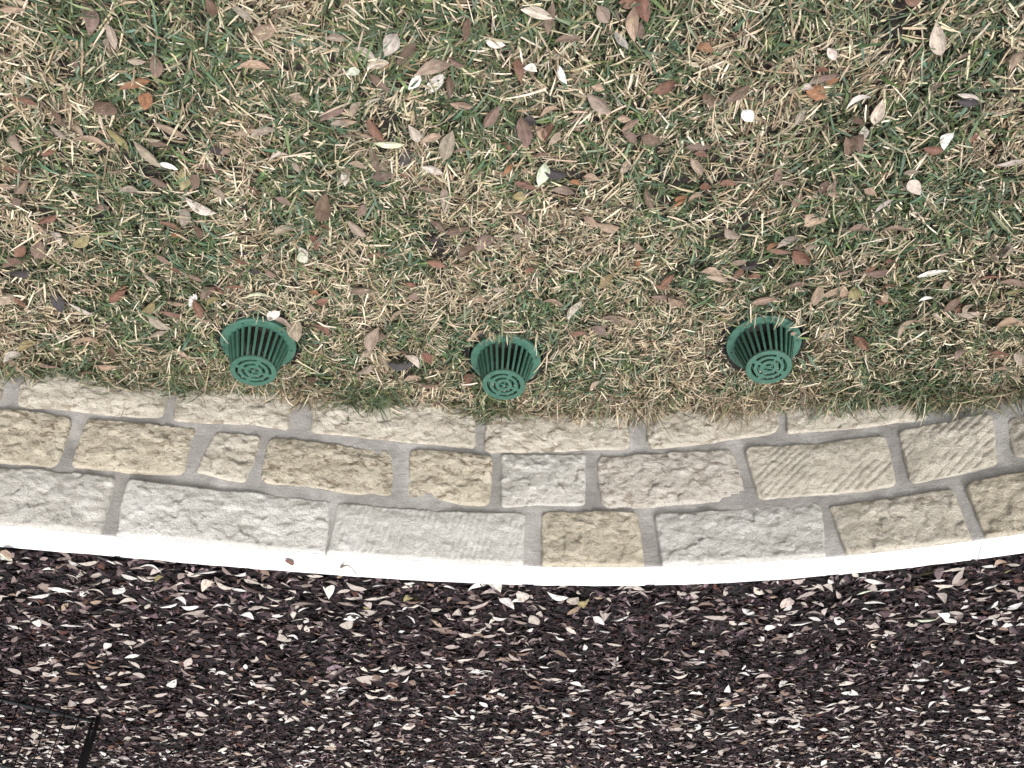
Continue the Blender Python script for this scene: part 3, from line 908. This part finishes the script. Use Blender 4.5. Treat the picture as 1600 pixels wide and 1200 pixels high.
# ------------------------------------------------------------------ fallen leaves
COLS = {  # linear base colours and the word for them
 'b': ((0.100, 0.068, 0.050), 'brown'), 'r': ((0.122, 0.066, 0.047), 'reddish brown'), 'o': ((0.170, 0.088, 0.048), 'orange brown'),
 'g': ((0.205, 0.170, 0.134), 'greyish tan'), 'p': ((0.340, 0.305, 0.268), 'pale beige'), 'w': ((0.500, 0.485, 0.455), 'whitish'),
 't': ((0.225, 0.168, 0.124), 'tan'), 'd': ((0.036, 0.031, 0.032), 'dark slate brown'), 'y': ((0.175, 0.150, 0.075), 'olive yellow'),
 'k': ((0.400, 0.435, 0.330), 'pale green'), 'm': ((0.138, 0.098, 0.078), 'mauve brown'), 'n': ((0.275, 0.238, 0.216), 'pinkish grey'), 'v': ((0.160, 0.127, 0.115), 'dusky mauve'), 'x': ((0.430, 0.415, 0.395), 'bleached white')}
ON_MULCH = {'w': 'x', 't': 'n', 'o': 't', 'r': 'v', 'b': 'v', 'g': 'n', 'm': 'v'}
S = 0.3375
LAWN = [
 (0, 0, [(415,85,85,155,'m',.5),(520,165,70,110,'g',.35),(500,220,80,70,'g',.5),(970,45,80,100,'b',.45),(1120,60,35,110,'g',.35),(1225,165,-35,130,'t',.42),(1560,170,0,90,'g',.45),(635,275,0,80,'g',.45),(715,300,85,100,'m',.5),(355,310,70,60,'b',.6),(1180,298,5,140,'t',.3),(620,402,-10,130,'o',.25),(683,465,-70,75,'o',.65),(120,460,10,120,'r',.35),(485,480,-40,100,'b',.65),(255,535,50,80,'b',.4),(280,580,20,100,'b',.4),(270,615,20,110,'g',.35),(345,605,40,90,'t',.5),(430,660,15,180,'t',.3),(545,640,45,140,'y',.55),(790,605,25,170,'t',.25),(85,670,70,85,'g',.7),(700,640,10,80,'g',.4),(730,675,15,90,'b',.4),(690,705,35,160,'g',.3),(780,770,25,90,'w',.35),(840,840,90,80,'y',.65),(905,840,110,70,'m',.55),(730,850,30,90,'b',.5),(1000,705,20,60,'d',.7),(1050,695,-20,50,'m',.5),(1290,725,-3,100,'p',.22),(1130,610,-10,110,'t',.25),(1215,610,-15,110,'g',.3),(1365,465,10,100,'g',.4),(1530,530,-20,110,'m',.45),(1575,570,5,80,'g',.4),(965,795,15,120,'b',.35),(1175,875,15,80,'r',.4),(1370,780,40,50,'g',.6),(1590,830,80,60,'p',.5),(925,965,30,150,'p',.38),(1010,885,30,90,'g',.45),(855,1010,-70,80,'g',.5),(790,1040,10,110,'r',.35),(812,1095,0,45,'o',.85),(910,1080,70,70,'b',.5),(470,975,-10,60,'m',.6),(600,890,0,100,'g',.5),(220,1010,-20,80,'r',.5),(175,1055,30,60,'t',.6),(260,1085,80,110,'p',.3),(325,1065,40,90,'g',.38),(370,1125,-30,80,'y',.5),(175,1165,-75,80,'m',.55),(95,1165,-40,60,'r',.6),(60,950,-40,60,'m',.6),(95,870,-50,80,'m',.4),(25,862,0,60,'t',.5),(50,795,20,80,'r',.4),(215,720,-10,55,'r',.6),(1310,945,20,80,'m',.4),(1490,960,-75,130,'b',.4),(1310,1065,-10,90,'g',.4),(1160,1125,20,130,'t',.42),(1455,1110,65,70,'r',.5),(1405,1170,70,65,'p',.5),(1500,1065,10,60,'r',.4),(60,40,0,110,'t',.3)]),
 (530, 0, [(915,65,10,140,'p',.38),(980,95,100,140,'m',.35),(1055,172,-3,120,'m',.35),(595,145,100,110,'b',.35),(720,213,8,90,'w',.45),(1220,75,60,90,'g',.6),(1345,10,0,90,'r',.6),(1410,30,70,110,'r',.6),(1365,105,90,150,'t',.35),(1400,150,80,90,'m',.5),(1310,190,50,90,'p',.42),(115,255,35,120,'p',.4),(180,308,-15,100,'p',.42),(70,325,-15,60,'k',.55),(240,215,-60,100,'p',.65),(305,260,-50,130,'b',.4),(440,300,-20,160,'t',.42),(545,285,25,80,'b',.4),(345,388,-50,75,'w',.55),(435,405,-48,120,'w',.42),(180,390,40,120,'b',.35),(510,395,85,90,'b',.32),(835,325,80,100,'r',.42),(885,320,20,60,'w',.75),(1030,362,60,75,'w',.48),(1195,405,15,50,'t',.6),(1205,485,40,130,'g',.42),(1510,400,-30,110,'r',.5),(970,515,-25,80,'t',.42),(705,540,-55,110,'m',.45),(860,600,80,140,'m',.46),(880,555,0,60,'d',.75),(930,615,60,80,'t',.45),(970,610,-60,90,'r',.42),(995,640,-50,80,'g',.42),(565,500,10,100,'t',.45),(170,595,55,120,'r',.35),(355,610,55,110,'p',.42),(425,635,-20,100,'t',.42),(505,680,-75,130,'g',.42),(230,675,5,135,'k',.32),(80,510,-60,80,'g',.4),(30,570,5,90,'t',.32),(125,625,10,50,'t',.6),(300,745,-60,80,'d',.55),(70,720,-10,60,'m',.5),(85,770,15,80,'t',.42),(30,815,-60,90,'g',.42),(160,745,70,120,'m',.32),(205,785,50,70,'g',.5),(200,815,-20,100,'m',.42),(430,785,15,100,'p',.38),(315,820,5,70,'r',.45),(400,885,10,90,'m',.45),(483,920,85,100,'g',.32),(575,690,0,80,'m',.22),(775,690,50,60,'r',.45),(785,785,-50,60,'o',.42),(960,740,5,130,'r',.22),(935,808,-75,100,'k',.5),(865,855,10,100,'r',.38),(830,915,20,55,'y',.85),(1040,885,0,100,'m',.42),(1090,845,25,60,'o',.4),(1165,820,20,70,'t',.5),(1325,780,-60,80,'g',.42),(1350,590,-30,90,'m',.4),(1320,550,0,60,'t',.5),(1445,640,10,90,'b',.5),(1345,650,40,80,'m',.4),(1570,935,-30,70,'o',.45),(1430,930,70,90,'m',.32),(1335,970,-10,90,'d',.4),(1165,1030,40,80,'t',.42),(1245,1048,5,100,'t',.42),(1390,1140,50,70,'t',.45),(835,1010,25,110,'m',.32),(455,1035,40,80,'b',.5),(550,1070,-20,110,'b',.42),(680,1125,-45,110,'m',.5),(590,1165,-35,80,'b',.42),(80,1060,35,100,'g',.42),(180,1195,0,100,'r',.35),(100,980,-60,60,'m',.5),(825,1095,-20,50,'g',.5),(440,1110,-20,60,'d',.6),(1000,800,3,110,'d',.5)]),
 (1060, 0, [(120,222,20,80,'o',.5),(1215,195,85,130,'p',.4),(1095,15,0,70,'r',.6),(715,262,55,60,'p',.55),(660,320,0,60,'r',.5),(690,345,-20,100,'m',.4),(712,370,0,50,'o',.6),(640,388,-10,70,'g',.5),(595,410,0,35,'p',.8),(640,448,10,80,'o',.75),(275,440,-38,140,'m',.32),(140,470,50,70,'b',.5),(320,532,50,70,'w',.65),(565,545,-50,90,'g',.35),(830,467,-28,120,'w',.42),(925,520,-70,110,'p',.52),(840,560,40,60,'b',.5),(785,685,80,90,'m',.52),(835,650,80,110,'b',.42),(858,625,90,80,'p',.45),(1190,430,-45,120,'m',.32),(1340,440,15,100,'p',.25),(1340,475,10,90,'d',.5),(1255,660,-60,85,'w',.62),(1175,685,15,100,'r',.35),(1370,640,-40,60,'r',.5),(1545,750,-12,130,'p',.32),(1080,803,-12,70,'g',.45),(1088,860,50,70,'p',.55),(1570,270,-60,110,'t',.5),(1325,265,-30,60,'m',.4),(95,685,-3,120,'m',.3),(105,720,10,60,'r',.5),(85,780,55,80,'t',.42),(455,810,-60,60,'m',.5),(500,848,5,80,'g',.4),(230,860,10,80,'r',.4),(125,880,0,40,'r',.7),(680,875,-60,70,'b',.5),(720,890,70,70,'t',.4),(950,940,-38,100,'p',.25),(890,900,40,70,'t',.42),(560,940,-70,70,'m',.5),(250,1075,30,70,'g',.55),(1005,1070,0,120,'m',.26),(830,1060,5,100,'m',.42),(640,1040,-10,110,'t',.36),(605,1010,-40,60,'t',.5),(510,1115,-30,110,'g',.3),(435,1135,-40,60,'o',.65),(470,1165,0,110,'r',.35),(620,1150,-35,70,'g',.45),(615,1110,0,50,'r',.6),(560,1160,-50,70,'m',.5),(15,925,-20,60,'o',.5),(85,915,-15,80,'t',.4),(1520,1170,-55,80,'g',.42)]),
 (0, 300, [(65,325,-20,100,'b',.36),(85,380,0,90,'d',.62),(755,315,40,70,'m',.5),(820,360,30,70,'r',.45),(700,395,30,80,'g',.32),(1120,320,10,60,'r',.5),(1115,285,0,60,'d',.6),(1175,375,0,50,'d',.65),(1405,290,75,70,'k',.52),(1250,380,40,60,'m',.5),(415,450,15,110,'t',.26),(15,490,-70,80,'g',.52),(265,510,50,90,'d',.52),(370,545,20,120,'p',.26),(90,520,30,70,'r',.5),(545,480,-35,90,'r',.32),(565,470,-70,60,'o',.35),(685,530,-50,90,'y',.36),(812,512,-10,110,'t',.32),(890,508,-60,50,'w',.45),(915,540,60,80,'r',.38),(970,470,-30,90,'m',.45),(1000,450,30,80,'r',.4),(985,500,-20,60,'y',.5),(900,410,20,80,'m',.45),(1080,450,15,100,'r',.22),(1190,475,10,120,'k',.26),(1450,475,20,60,'o',.52),(1490,500,-20,60,'r',.5),(1438,533,20,35,'t',.85),(790,563,3,100,'r',.36),(735,605,30,120,'g',.5),(960,600,-5,100,'t',.3),(1370,640,80,80,'g',.52),(1300,605,20,110,'g',.36),(1490,645,40,80,'r',.42),(25,650,25,80,'r',.42),(125,712,-25,90,'y',.36),(45,760,-40,70,'p',.45),(400,692,-3,130,'t',.22),(725,660,-10,70,'g',.45),(705,735,5,70,'t',.52),(520,755,-60,70,'b',.5),(215,805,15,90,'m',.38),(480,810,-8,110,'t',.36),(415,840,0,90,'b',.36),(845,760,30,80,'t',.4),(1440,870,-40,60,'b',.5),(590,925,-10,60,'d',.35),(185,885,80,50,'b',.5),(60,800,50,50,'m',.5)]),
 (530, 300, [(445,330,15,80,'r',.42),(885,355,-40,50,'r',.5),(335,435,20,50,'r',.5),(345,480,-30,60,'m',.5),(105,455,5,110,'m',.36),(270,575,-20,70,'t',.52),(1240,415,-45,80,'y',.42),(1375,345,-60,50,'o',.5),(1520,405,-35,70,'r',.46),(1500,440,10,70,'r',.38),(1485,480,20,90,'m',.42),(1565,515,45,110,'t',.42),(1085,540,-55,100,'p',.36),(990,505,5,90,'t',.36),(650,510,-10,80,'t',.42),(1260,595,15,90,'m',.42),(1330,600,25,90,'t',.16),(1200,640,25,70,'m',.62),(1105,640,0,80,'r',.42),(1430,690,-10,60,'o',.42),(1400,715,40,60,'t',.45),(160,680,-65,90,'g',.42),(195,670,-50,70,'m',.4),(630,670,-30,90,'t',.42),(130,755,-25,60,'g',.52),(340,770,45,80,'p',.46),(205,800,60,80,'g',.46),(270,745,5,120,'r',.26),(110,835,-25,70,'g',.52),(335,858,-8,70,'t',.46),(405,770,60,60,'r',.5),(410,890,10,80,'b',.45),(285,790,3,120,'d',.42),(1190,890,-30,70,'t',.36),(450,998,5,70,'b',.4),(740,455,10,60,'g',.5),(600,870,100,90,'r',.36)]),
 (1060, 300, [(280,340,-25,80,'g',.46),(330,350,0,70,'d',.52),(150,375,10,90,'t',.42),(180,405,3,100,'t',.32),(280,385,-50,60,'r',.5),(350,395,10,60,'r',.5),(570,300,40,90,'r',.5),(775,360,-15,80,'m',.36),(890,355,-25,60,'r',.5),(930,380,-5,110,'m',.36),(970,450,-15,90,'r',.42),(960,490,80,50,'t',.5),(950,520,10,70,'r',.42),(1180,383,-8,140,'w',.36),(1140,493,3,75,'w',.32),(1000,330,50,60,'r',.5),(1150,330,-30,70,'b',.45),(635,475,-75,80,'t',.52),(720,468,-25,110,'t',.36),(765,477,90,45,'t',.62),(825,475,70,55,'y',.62),(550,430,-5,100,'b',.32),(405,505,-20,120,'t',.32),(10,520,60,70,'t',.45),(1440,415,-5,130,'r',.22),(1550,415,5,120,'m',.3),(1560,465,-10,90,'y',.5),(1270,520,-40,100,'m',.42),(1345,530,-55,90,'g',.42),(1305,550,-50,70,'r',.46),(1355,580,3,120,'g',.32),(1520,615,3,170,'t',.46),(1190,570,40,70,'g',.22),(1045,620,-40,110,'t',.32),(1130,590,-15,80,'t',.26),(845,700,50,90,'r',.36),(620,690,10,60,'b',.42),(1305,740,-50,70,'m',.42),(1490,745,3,90,'r',.26),(1470,770,5,100,'b',.26),(1495,815,3,70,'t',.62),(1385,840,20,60,'g',.45),(1515,285,-55,80,'g',.42),(1250,440,80,50,'t',.52),(1585,770,80,60,'g',.45)]),
]
ORD = 'leftmost second third fourth fifth sixth seventh eighth ninth tenth eleventh twelfth thirteenth fourteenth fifteenth sixteenth seventeenth eighteenth nineteenth twentieth'.split()
LEAVES = []          # every leaf that is told apart: dict(p, az, L, ratio, code, tx, ty, zone, u, px, where)
def pixel_of(p):
    d = p - Vector((0, 0, CAM_H))
    F = Vector((0, math.cos(DEP), -math.sin(DEP))); U = Vector((0, math.sin(DEP), math.cos(DEP)))
    q = d.dot(F)
    return 800 - FPX * d.x / q, 600 + FPX * d.dot(U) / q

def put_leaf(name, p, az, L, ratio, code, tx, ty, k=None):
    me = leaf_meshes[random.randrange(len(leaf_meshes)) if k is None else k]
    o = bpy.data.objects.new(name, me); col.objects.link(o)
    o.location = p
    o.rotation_euler = (Matrix.Rotation(az, 3, 'Z') @ Matrix.Rotation(ty, 3, 'Y') @ Matrix.Rotation(tx, 3, 'X')).to_euler()
    o.scale = (L, L * ratio, L)
    c = COLS[code][0]; j = random.uniform(0.85, 1.18)
    o.color = (c[0] * j * random.uniform(0.95, 1.06), c[1] * j, c[2] * j * random.uniform(0.94, 1.06), 1)
    return o

def place_px(u, v, ang, lpx, zf, dz, lmin, lmax):
    """world spot, heading and length of a leaf seen at a pixel"""
    c, s = math.cos(R(ang)) * lpx / 2, math.sin(R(ang)) * lpx / 2
    p = on_field(u, v, zf, dz); a = on_field(u - c, v - s, zf, dz); b = on_field(u + c, v + s, zf, dz)
    d = b - a
    return p, math.atan2(d.y, d.x) + random.choice((0, math.pi)), min(lmax, max(lmin, math.hypot(d.x, d.y)))

def note(where, zone, u, v, p, az, L, ratio, code, tx, ty):
    d = (p - Vector((0, 0, CAM_H))).length
    LEAVES.append(dict(where=where, zone=zone, u=u, p=p.copy(), az=az, L=L, ratio=ratio, code=code, tx=tx, ty=ty,
                       px=(L / d) ** 2 * ratio * abs(p.z - CAM_H) / d if 0 <= u <= 1600 and 0 <= v <= 1200 else 0))

def lawn_zone(u, v):
    c = ['far left', 'left', 'left of centre', 'right of centre', 'right', 'far right'][min(5, max(0, int(u / 266.7)))]
    if v < 90: return 'along the top edge, ' + c
    if v < 180: return 'in the upper lawn, ' + c
    if v < 270: return 'in the second lawn band, ' + c
    if v < 360: return 'across the middle lawn, ' + c
    if v < 450: return 'just above the grates, ' + c
    if u < 345: w = 'left of the left grate'
    elif u < 740: w = 'between left and middle grates'
    elif u < 1135: w = 'between middle and right grates'
    else: w = 'right of the right grate'
    return w if v < 560 else 'by the wall ' + w

for ox, oy, lst in LAWN:
    for (zx, zy, ang, ln, code, ratio) in lst:
        u, v, lpx = ox + zx * S, oy + zy * S, ln * S
        p, az, L = place_px(u, v, ang, lpx * 1.10, lawn_z, 0.030, 0.020, 0.072)
        if p.y > float(wall_y(p.x)) - 0.015: p.y = float(wall_y(p.x)) - 0.02
        p.z += random.uniform(-0.009, 0.003)
        note('lawn', lawn_zone(u, v), u, v, p, az, L, ratio * random.uniform(0.86, 1.04), code, random.gauss(0, 0.24), random.gauss(0, 0.16))

# leaves lying on the grates and on the wall's cap
gp = on_field(428, 493, lawn_z, 0.028)
o = put_leaf('fallen_leaf', gp, 0.75, 0.044, 0.5, 'w', 0.2, 0.05, FLAT[1])
tag(o, 'whitish leaf lying on the rim of the leftmost drain grate', 'leaf')
gp = on_field(1239, 521, lawn_z, 0.023)
o = put_leaf('fallen_leaf', gp, 0.2, 0.014, 0.85, 't', 0.05, 0.05, FLAT[2])
tag(o, 'tiny round tan leaf lying on the rim of the rightmost drain grate', 'leaf')
cap = lambda x, y: WALL_TOP
p, az, L = place_px(452, 879, 45, 18, cap, 0.006, 0.025, 0.032)
o = put_leaf('fallen_leaf', p, az, 0.034, 0.5, 'r', 0.04, 0.0, FLAT[0])
tag(o, 'small reddish leaf lying on the white top of the stone wall', 'leaf')
p, az, L = place_px(6, 870, 80, 20, cap, 0.012, 0.03, 0.04)
o = put_leaf('fallen_leaf', p, az, 0.042, 0.75, 'k', 0.3, 0.1, FLAT[0])
tag(o, 'pale green leaf on the white wall top at the left edge', 'leaf')
p, az, L = place_px(13, 866, 60, 20, cap, 0.016, 0.03, 0.04)
o = put_leaf('fallen_leaf', p, az, 0.040, 0.6, 't', 0.2, -0.1, FLAT[1])
tag(o, 'tan leaf on the white wall top at the left edge', 'leaf')

# a curled dry stem on the cap
def tube(path, rad, seg=6):
    bm = bmesh.new(); rings = []
    P = [Vector(p) for p in path]
    for i, p in enumerate(P):
        t = (P[min(i + 1, len(P) - 1)] - P[max(i - 1, 0)]).normalized()
        a = t.cross(Vector((0, 0, 1)) if abs(t.z) < 0.9 else Vector((1, 0, 0))).normalized(); b = t.cross(a)
        r = rad[i] if isinstance(rad, (list, tuple)) else rad
        rings.append([bm.verts.new(p + (a * math.cos(2 * math.pi * k / seg) + b * math.sin(2 * math.pi * k / seg)) * r) for k in range(seg)])
    for i in range(len(P) - 1):
        for k in range(seg):
            j = (k + 1) % seg
            bm.faces.new([rings[i][k], rings[i][j], rings[i + 1][j], rings[i + 1][k]])
    bm.faces.new(rings[0]); bm.faces.new(rings[-1][::-1])
    bmesh.ops.recalc_face_normals(bm, faces=bm.faces)
    return bm
tp_ = [on_field(u, v, cap, 0.004 + h) for u, v, h in ((533, 886, .0), (537, 884, .004), (543, 883, .008), (549, 887, .006), (556, 896, .002), (559, 899, .0))]
tw = bm_obj('dry_twig', tube(tp_, [0.0028, 0.0026, 0.0014, 0.0010, 0.0009, 0.0006]), mat_plain('twig_bark', (0.16, 0.12, 0.085), 0.8), None, True)
tag(tw, 'small curled dry twig lying on the white top of the stone wall', 'twig')

# leaves on the mulch: the ones in the front strip one by one
MUL = [
 (0, 600, [(600,887,20,70,'w',.45),(320,885,10,90,'w',.3),(1040,930,25,110,'p',.35),(940,865,5,110,'w',.22),(1165,945,10,100,'m',.35),(1055,865,40,60,'r',.4),(545,955,-40,60,'w',.5),(285,940,15,110,'w',.25),(210,940,70,50,'r',.5),(180,972,-5,90,'w',.35),(1515,945,70,80,'w',.5),(745,893,-20,50,'y',.6),(960,920,-50,60,'p',.5),(495,810,35,90,'w',.35),(300,790,25,80,'m',.4),(1140,1060,30,80,'w',.4),(900,1050,-5,120,'t',.35),(450,1050,80,50,'w',.8),(780,1020,-5,70,'w',.35),(1030,1025,-3,80,'w',.3),(1410,1000,-5,120,'m',.3),(1475,1105,55,70,'m',.45),(1120,880,-3,70,'w',.4),(870,950,15,70,'w',.3),(830,995,25,60,'w',.4),(600,1000,0,80,'p',.3),(400,1110,15,80,'t',.4),(165,1105,40,60,'w',.4),(700,845,5,110,'w',.2),(800,860,3,70,'t',.4)]),
 (500, 600, [(170,930,15,90,'t',.4),(255,985,0,90,'p',.4),(420,985,-20,60,'y',.7),(475,1035,25,80,'t',.45),(630,1050,-55,80,'p',.4),(690,1075,-5,60,'p',.5),(865,1005,25,70,'w',.5),(910,1005,0,50,'w',.6),(1100,980,5,90,'w',.4),(1175,995,-40,60,'p',.5),(1215,1010,80,50,'y',.7),(1175,1040,-30,60,'o',.5),(930,970,60,50,'p',.6),(820,930,60,50,'w',.5),(1480,940,40,50,'p',.6),(1325,1060,-70,70,'t',.55),(1385,1080,-5,80,'w',.4),(1285,1085,30,70,'w',.35),(990,1080,40,60,'p',.5),(570,1130,10,90,'m',.4),(540,1095,30,110,'o',.35),(740,1015,-5,100,'t',.3),(160,1060,3,70,'w',.4),(120,1110,-20,60,'p',.6),(830,1080,3,60,'w',.4),(1440,930,0,40,'t',.7),(275,925,0,60,'w',.4)]),
 (1060, 600, [(905,907,-3,80,'w',.35),(1260,855,-3,120,'p',.3),(1290,885,-40,80,'t',.4),(1230,925,3,90,'p',.4),(1195,905,5,70,'w',.4),(1120,935,-60,60,'y',.4),(1220,970,60,70,'t',.4),(1490,825,-20,50,'o',.75),(905,997,0,90,'w',.25),(870,965,-10,80,'k',.22),(645,930,20,50,'p',.5),(495,1000,-50,60,'p',.6),(585,970,-10,90,'t',.4),(710,1025,-40,40,'r',.6),(500,1040,-30,50,'w',.6),(900,1068,5,70,'w',.4),(1035,1085,0,80,'o',.5),(740,1095,55,60,'w',.45),(565,1100,-3,110,'w',.3),(425,1120,-60,60,'w',.5),(1285,1060,0,50,'p',.9),(1150,1085,-5,90,'k',.4),(1230,1060,60,50,'w',.5),(1545,1030,-20,90,'w',.3),(1450,1020,-25,60,'w',.4),(170,1070,0,110,'t',.35),(335,1070,0,120,'p',.25),(1255,1095,20,70,'w',.4),(1455,1070,-20,60,'p',.5),(1520,1115,0,40,'w',.7),(980,1140,20,70,'p',.4)]),
]
def mulch_zone(u, v):
    c = ['at the far left', 'on the left', 'left of centre', 'right of centre', 'on the right', 'at the far right'][min(5, max(0, int(u / 266.7)))]
    return 'on mulch %s, %s' % ('touching the wall' if v < 915 else ('beside the wall' if v < 945 else ('a hand out' if v < 975 else 'two hands out')), c)
taken = []
for ox, oy, lst in MUL:
    for (zx, zy, ang, ln, code, ratio) in lst:
        u, v, lpx = ox + zx * S, oy + zy * S, ln * S
        code = ON_MULCH.get(code, code)
        p, az, L = place_px(u, v, ang, lpx * 1.12, mulch_z, 0.016, 0.028, 0.060)
        steep = abs(math.sin(R(ang)))
        lim = float(wall_y(p.x)) + WALL_THICK + 0.02
        if p.y < lim: p.y = lim
        note('mulch', mulch_zone(u, v), u, v, p, az, L, max(0.30, ratio * 0.88), code, random.gauss(0, 0.2), random.gauss(0, 0.12)); taken.append(p)
# further leaves of the same strip
tries = 0
while len(taken) < 720 and tries < 14000:
    tries += 1
    u = random.uniform(-10, 1610); v = random.uniform(870, 1010)
    p = on_field(u, v, mulch_z, 0.013)
    if p.y < float(wall_y(p.x)) + WALL_THICK + 0.025: continue
    if any((p - q).length < 0.022 for q in taken): continue
    code = random.choices('xpnvymt', [14, 26, 30, 24, 1, 8, 3])[0]
    L = random.uniform(0.016, 0.046)
    note('mulch', mulch_zone(u, v), u, v, p, random.gauss(0, 0.8) + random.choice((0, math.pi)), L, random.uniform(0.28, 0.52), code, random.gauss(0, 0.25), random.gauss(0, 0.15)); taken.append(p)
strip_v = 1010
cells = {}
for lf in LEAVES: cells.setdefault((lf['code'], lf['zone']), []).append(lf)
for its in cells.values():
    its.sort(key=lambda l: l['u'])
    for k, lf in enumerate(its):
        w = COLS[lf['code']][1]
        lf['label'] = ('the only %s leaf %s' % (w, lf['zone'])) if len(its) == 1 else ('leftmost %s leaf %s' % (w, lf['zone']) if k == 0 else '%s %s leaf from left %s' % (ORD[min(k, 19)], w, lf['zone']))
LEAVES.sort(key=lambda l: -l['px'])
for lf in LEAVES[:293]:
    o = put_leaf('fallen_leaf', lf['p'], lf['az'], lf['L'], lf['ratio'], lf['code'], lf['tx'], lf['ty'])
    tag(o, lf['label'], 'leaf', 'fallen leaves on the lawn' if lf['where'] == 'lawn' else 'fallen leaves on the mulch near the wall')
for where, nm, lab in (('lawn', 'small_lawn_leaves', 'small leaf fragments scattered through the lawn'), ('mulch', 'small_mulch_leaves', 'smaller pale leaves strewn on the mulch by the wall')):
    rest = [l for l in LEAVES[293:] if l['where'] == where]
    print('stuff leaves', where, len(rest))
    if rest:
        A = lambda k: np.array([l[k] for l in rest], float)
        L_ = A('L')
        V, Q, C = merge(tmpl, np.array([tuple(l['p']) for l in rest]), A('az'), A('tx'), A('ty'), L_, L_ * A('ratio'),
                        np.array([COLS[l['code']][0] for l in rest]) * rng.uniform(0.85, 1.18, (len(rest), 1)))
        tag(link(nm, np_mesh(nm, V, Q, mat=M_LITTER, colors=C)), lab, 'leaves', kind='stuff')

# and the mass of leaves beyond, which nobody could count
x, y = mulch_scatter(17500, 0.35, 0.0)
px = np.array([pixel_of(Vector((a, b, MULCH_Z)))[1] for a, b in zip(x, y)])
inx = np.abs(x) < 0.665 * (y * math.cos(DEP) + 0.4)
k = (px > strip_v) | (~inx)
dens = 0.40 + 0.9 * fbm(x, y, 2.4, 3, 71)
k &= rng.random(len(x)) < dens
x, y = x[k], y[k]; n = len(x)
L = rng.uniform(0.016, 0.056, n); W = L * rng.uniform(0.28, 0.52, n)
keys = np.array([COLS[c][0] for c in 'xpnvmtr'])
cc = keys[rng.choice(7, n, p=[.20, .22, .26, .18, .08, .04, .02])] * rng.uniform(0.8, 1.25, (n, 1))
small = [leaf_template(6, 3, random.Random(s + 50).uniform(-0.06, 0.16), random.Random(s + 70).uniform(-0.06, 0.14), random.Random(s + 90).uniform(-.25, .25), 1.0, 0.04, 0.05, s) for s in range(10)]
pos = np.stack([x, y, mulch_z(x, y) + rng.uniform(0.010, 0.020, n)], -1)
V, Q, C = merge(small, pos, rng.normal(0, 0.9, n) + math.pi * rng.integers(0, 2, n), rng.normal(0, 0.28, n), rng.normal(0, 0.16, n), L, W, cc)
lit = link('leaf_litter', np_mesh('leaf_litter', V, Q, mat=M_LITTER, colors=C))
tag(lit, 'mass of pale dry leaves scattered over the farther mulch', 'leaves', kind='stuff')
print('litter', n)

# ------------------------------------------------------------------ wire pen standing on the mulch
pen = link('wire_pen', None)
tag(pen, 'black wire pen standing on the mulch at the bottom left corner', 'pen')
c0 = on_field(150, 1113, mulch_z, 0.0)
a0 = on_field(0, 1081, mulch_z, 0.0)
pen.location = c0
dA = (a0 - c0); dA.z = 0; dA.normalize()
vz = math.atan2(c0.x, c0.y)
dB = Vector((math.sin(vz + R(1.6)), math.cos(vz + R(1.6)), 0))
HP = 0.61
def post(off, r, name='corner_post', h=HP):
    return bm_obj(name, tube([off + Vector((0, 0, -0.02)), off + Vector((0, 0, h))], r, 8), M_WIRE, pen, True)
def rail(a, b, r):
    return bm_obj('rail', tube([a, b], r, 8), M_WIRE, pen, True)
for dv, ln, off in ((dA, 0.62, Vector((0, 0, 0))), (dB, 0.62, Vector((-0.012, 0.012, 0)))):
    post(off + dv * 0.004, 0.0055); post(off + dv * ln, 0.0055)
    for h, r in ((0.030, 0.0062), (0.215, 0.0042), (0.41, 0.0042), (HP - 0.01, 0.0055)):
        rail(off + dv * 0.004 + Vector((0, 0, h)), off + dv * ln + Vector((0, 0, h)), r)
    nw = 10
    w0 = None
    for k in range(1, nw + 1):
        s = off + dv * (0.004 + (ln - 0.004) * k / (nw + 1)) + dv.cross(Vector((0, 0, 1))) * 0.004
        if w0 is None:
            w0 = bm_obj('wire', tube([Vector((0, 0, 0)), Vector((0, 0, HP))], 0.0021, 6), M_WIRE, pen, True); w0.location = s
        else:
            c = w0.copy(); col.objects.link(c); c.parent = pen; c.location = s
post(Vector((-0.016, -0.004, 0)), 0.0055, 'hinge_rod')
print('objects', len(bpy.data.objects), 'triangles', sum(len(m.loops) - 2 * len(m.polygons) for m in bpy.data.meshes))
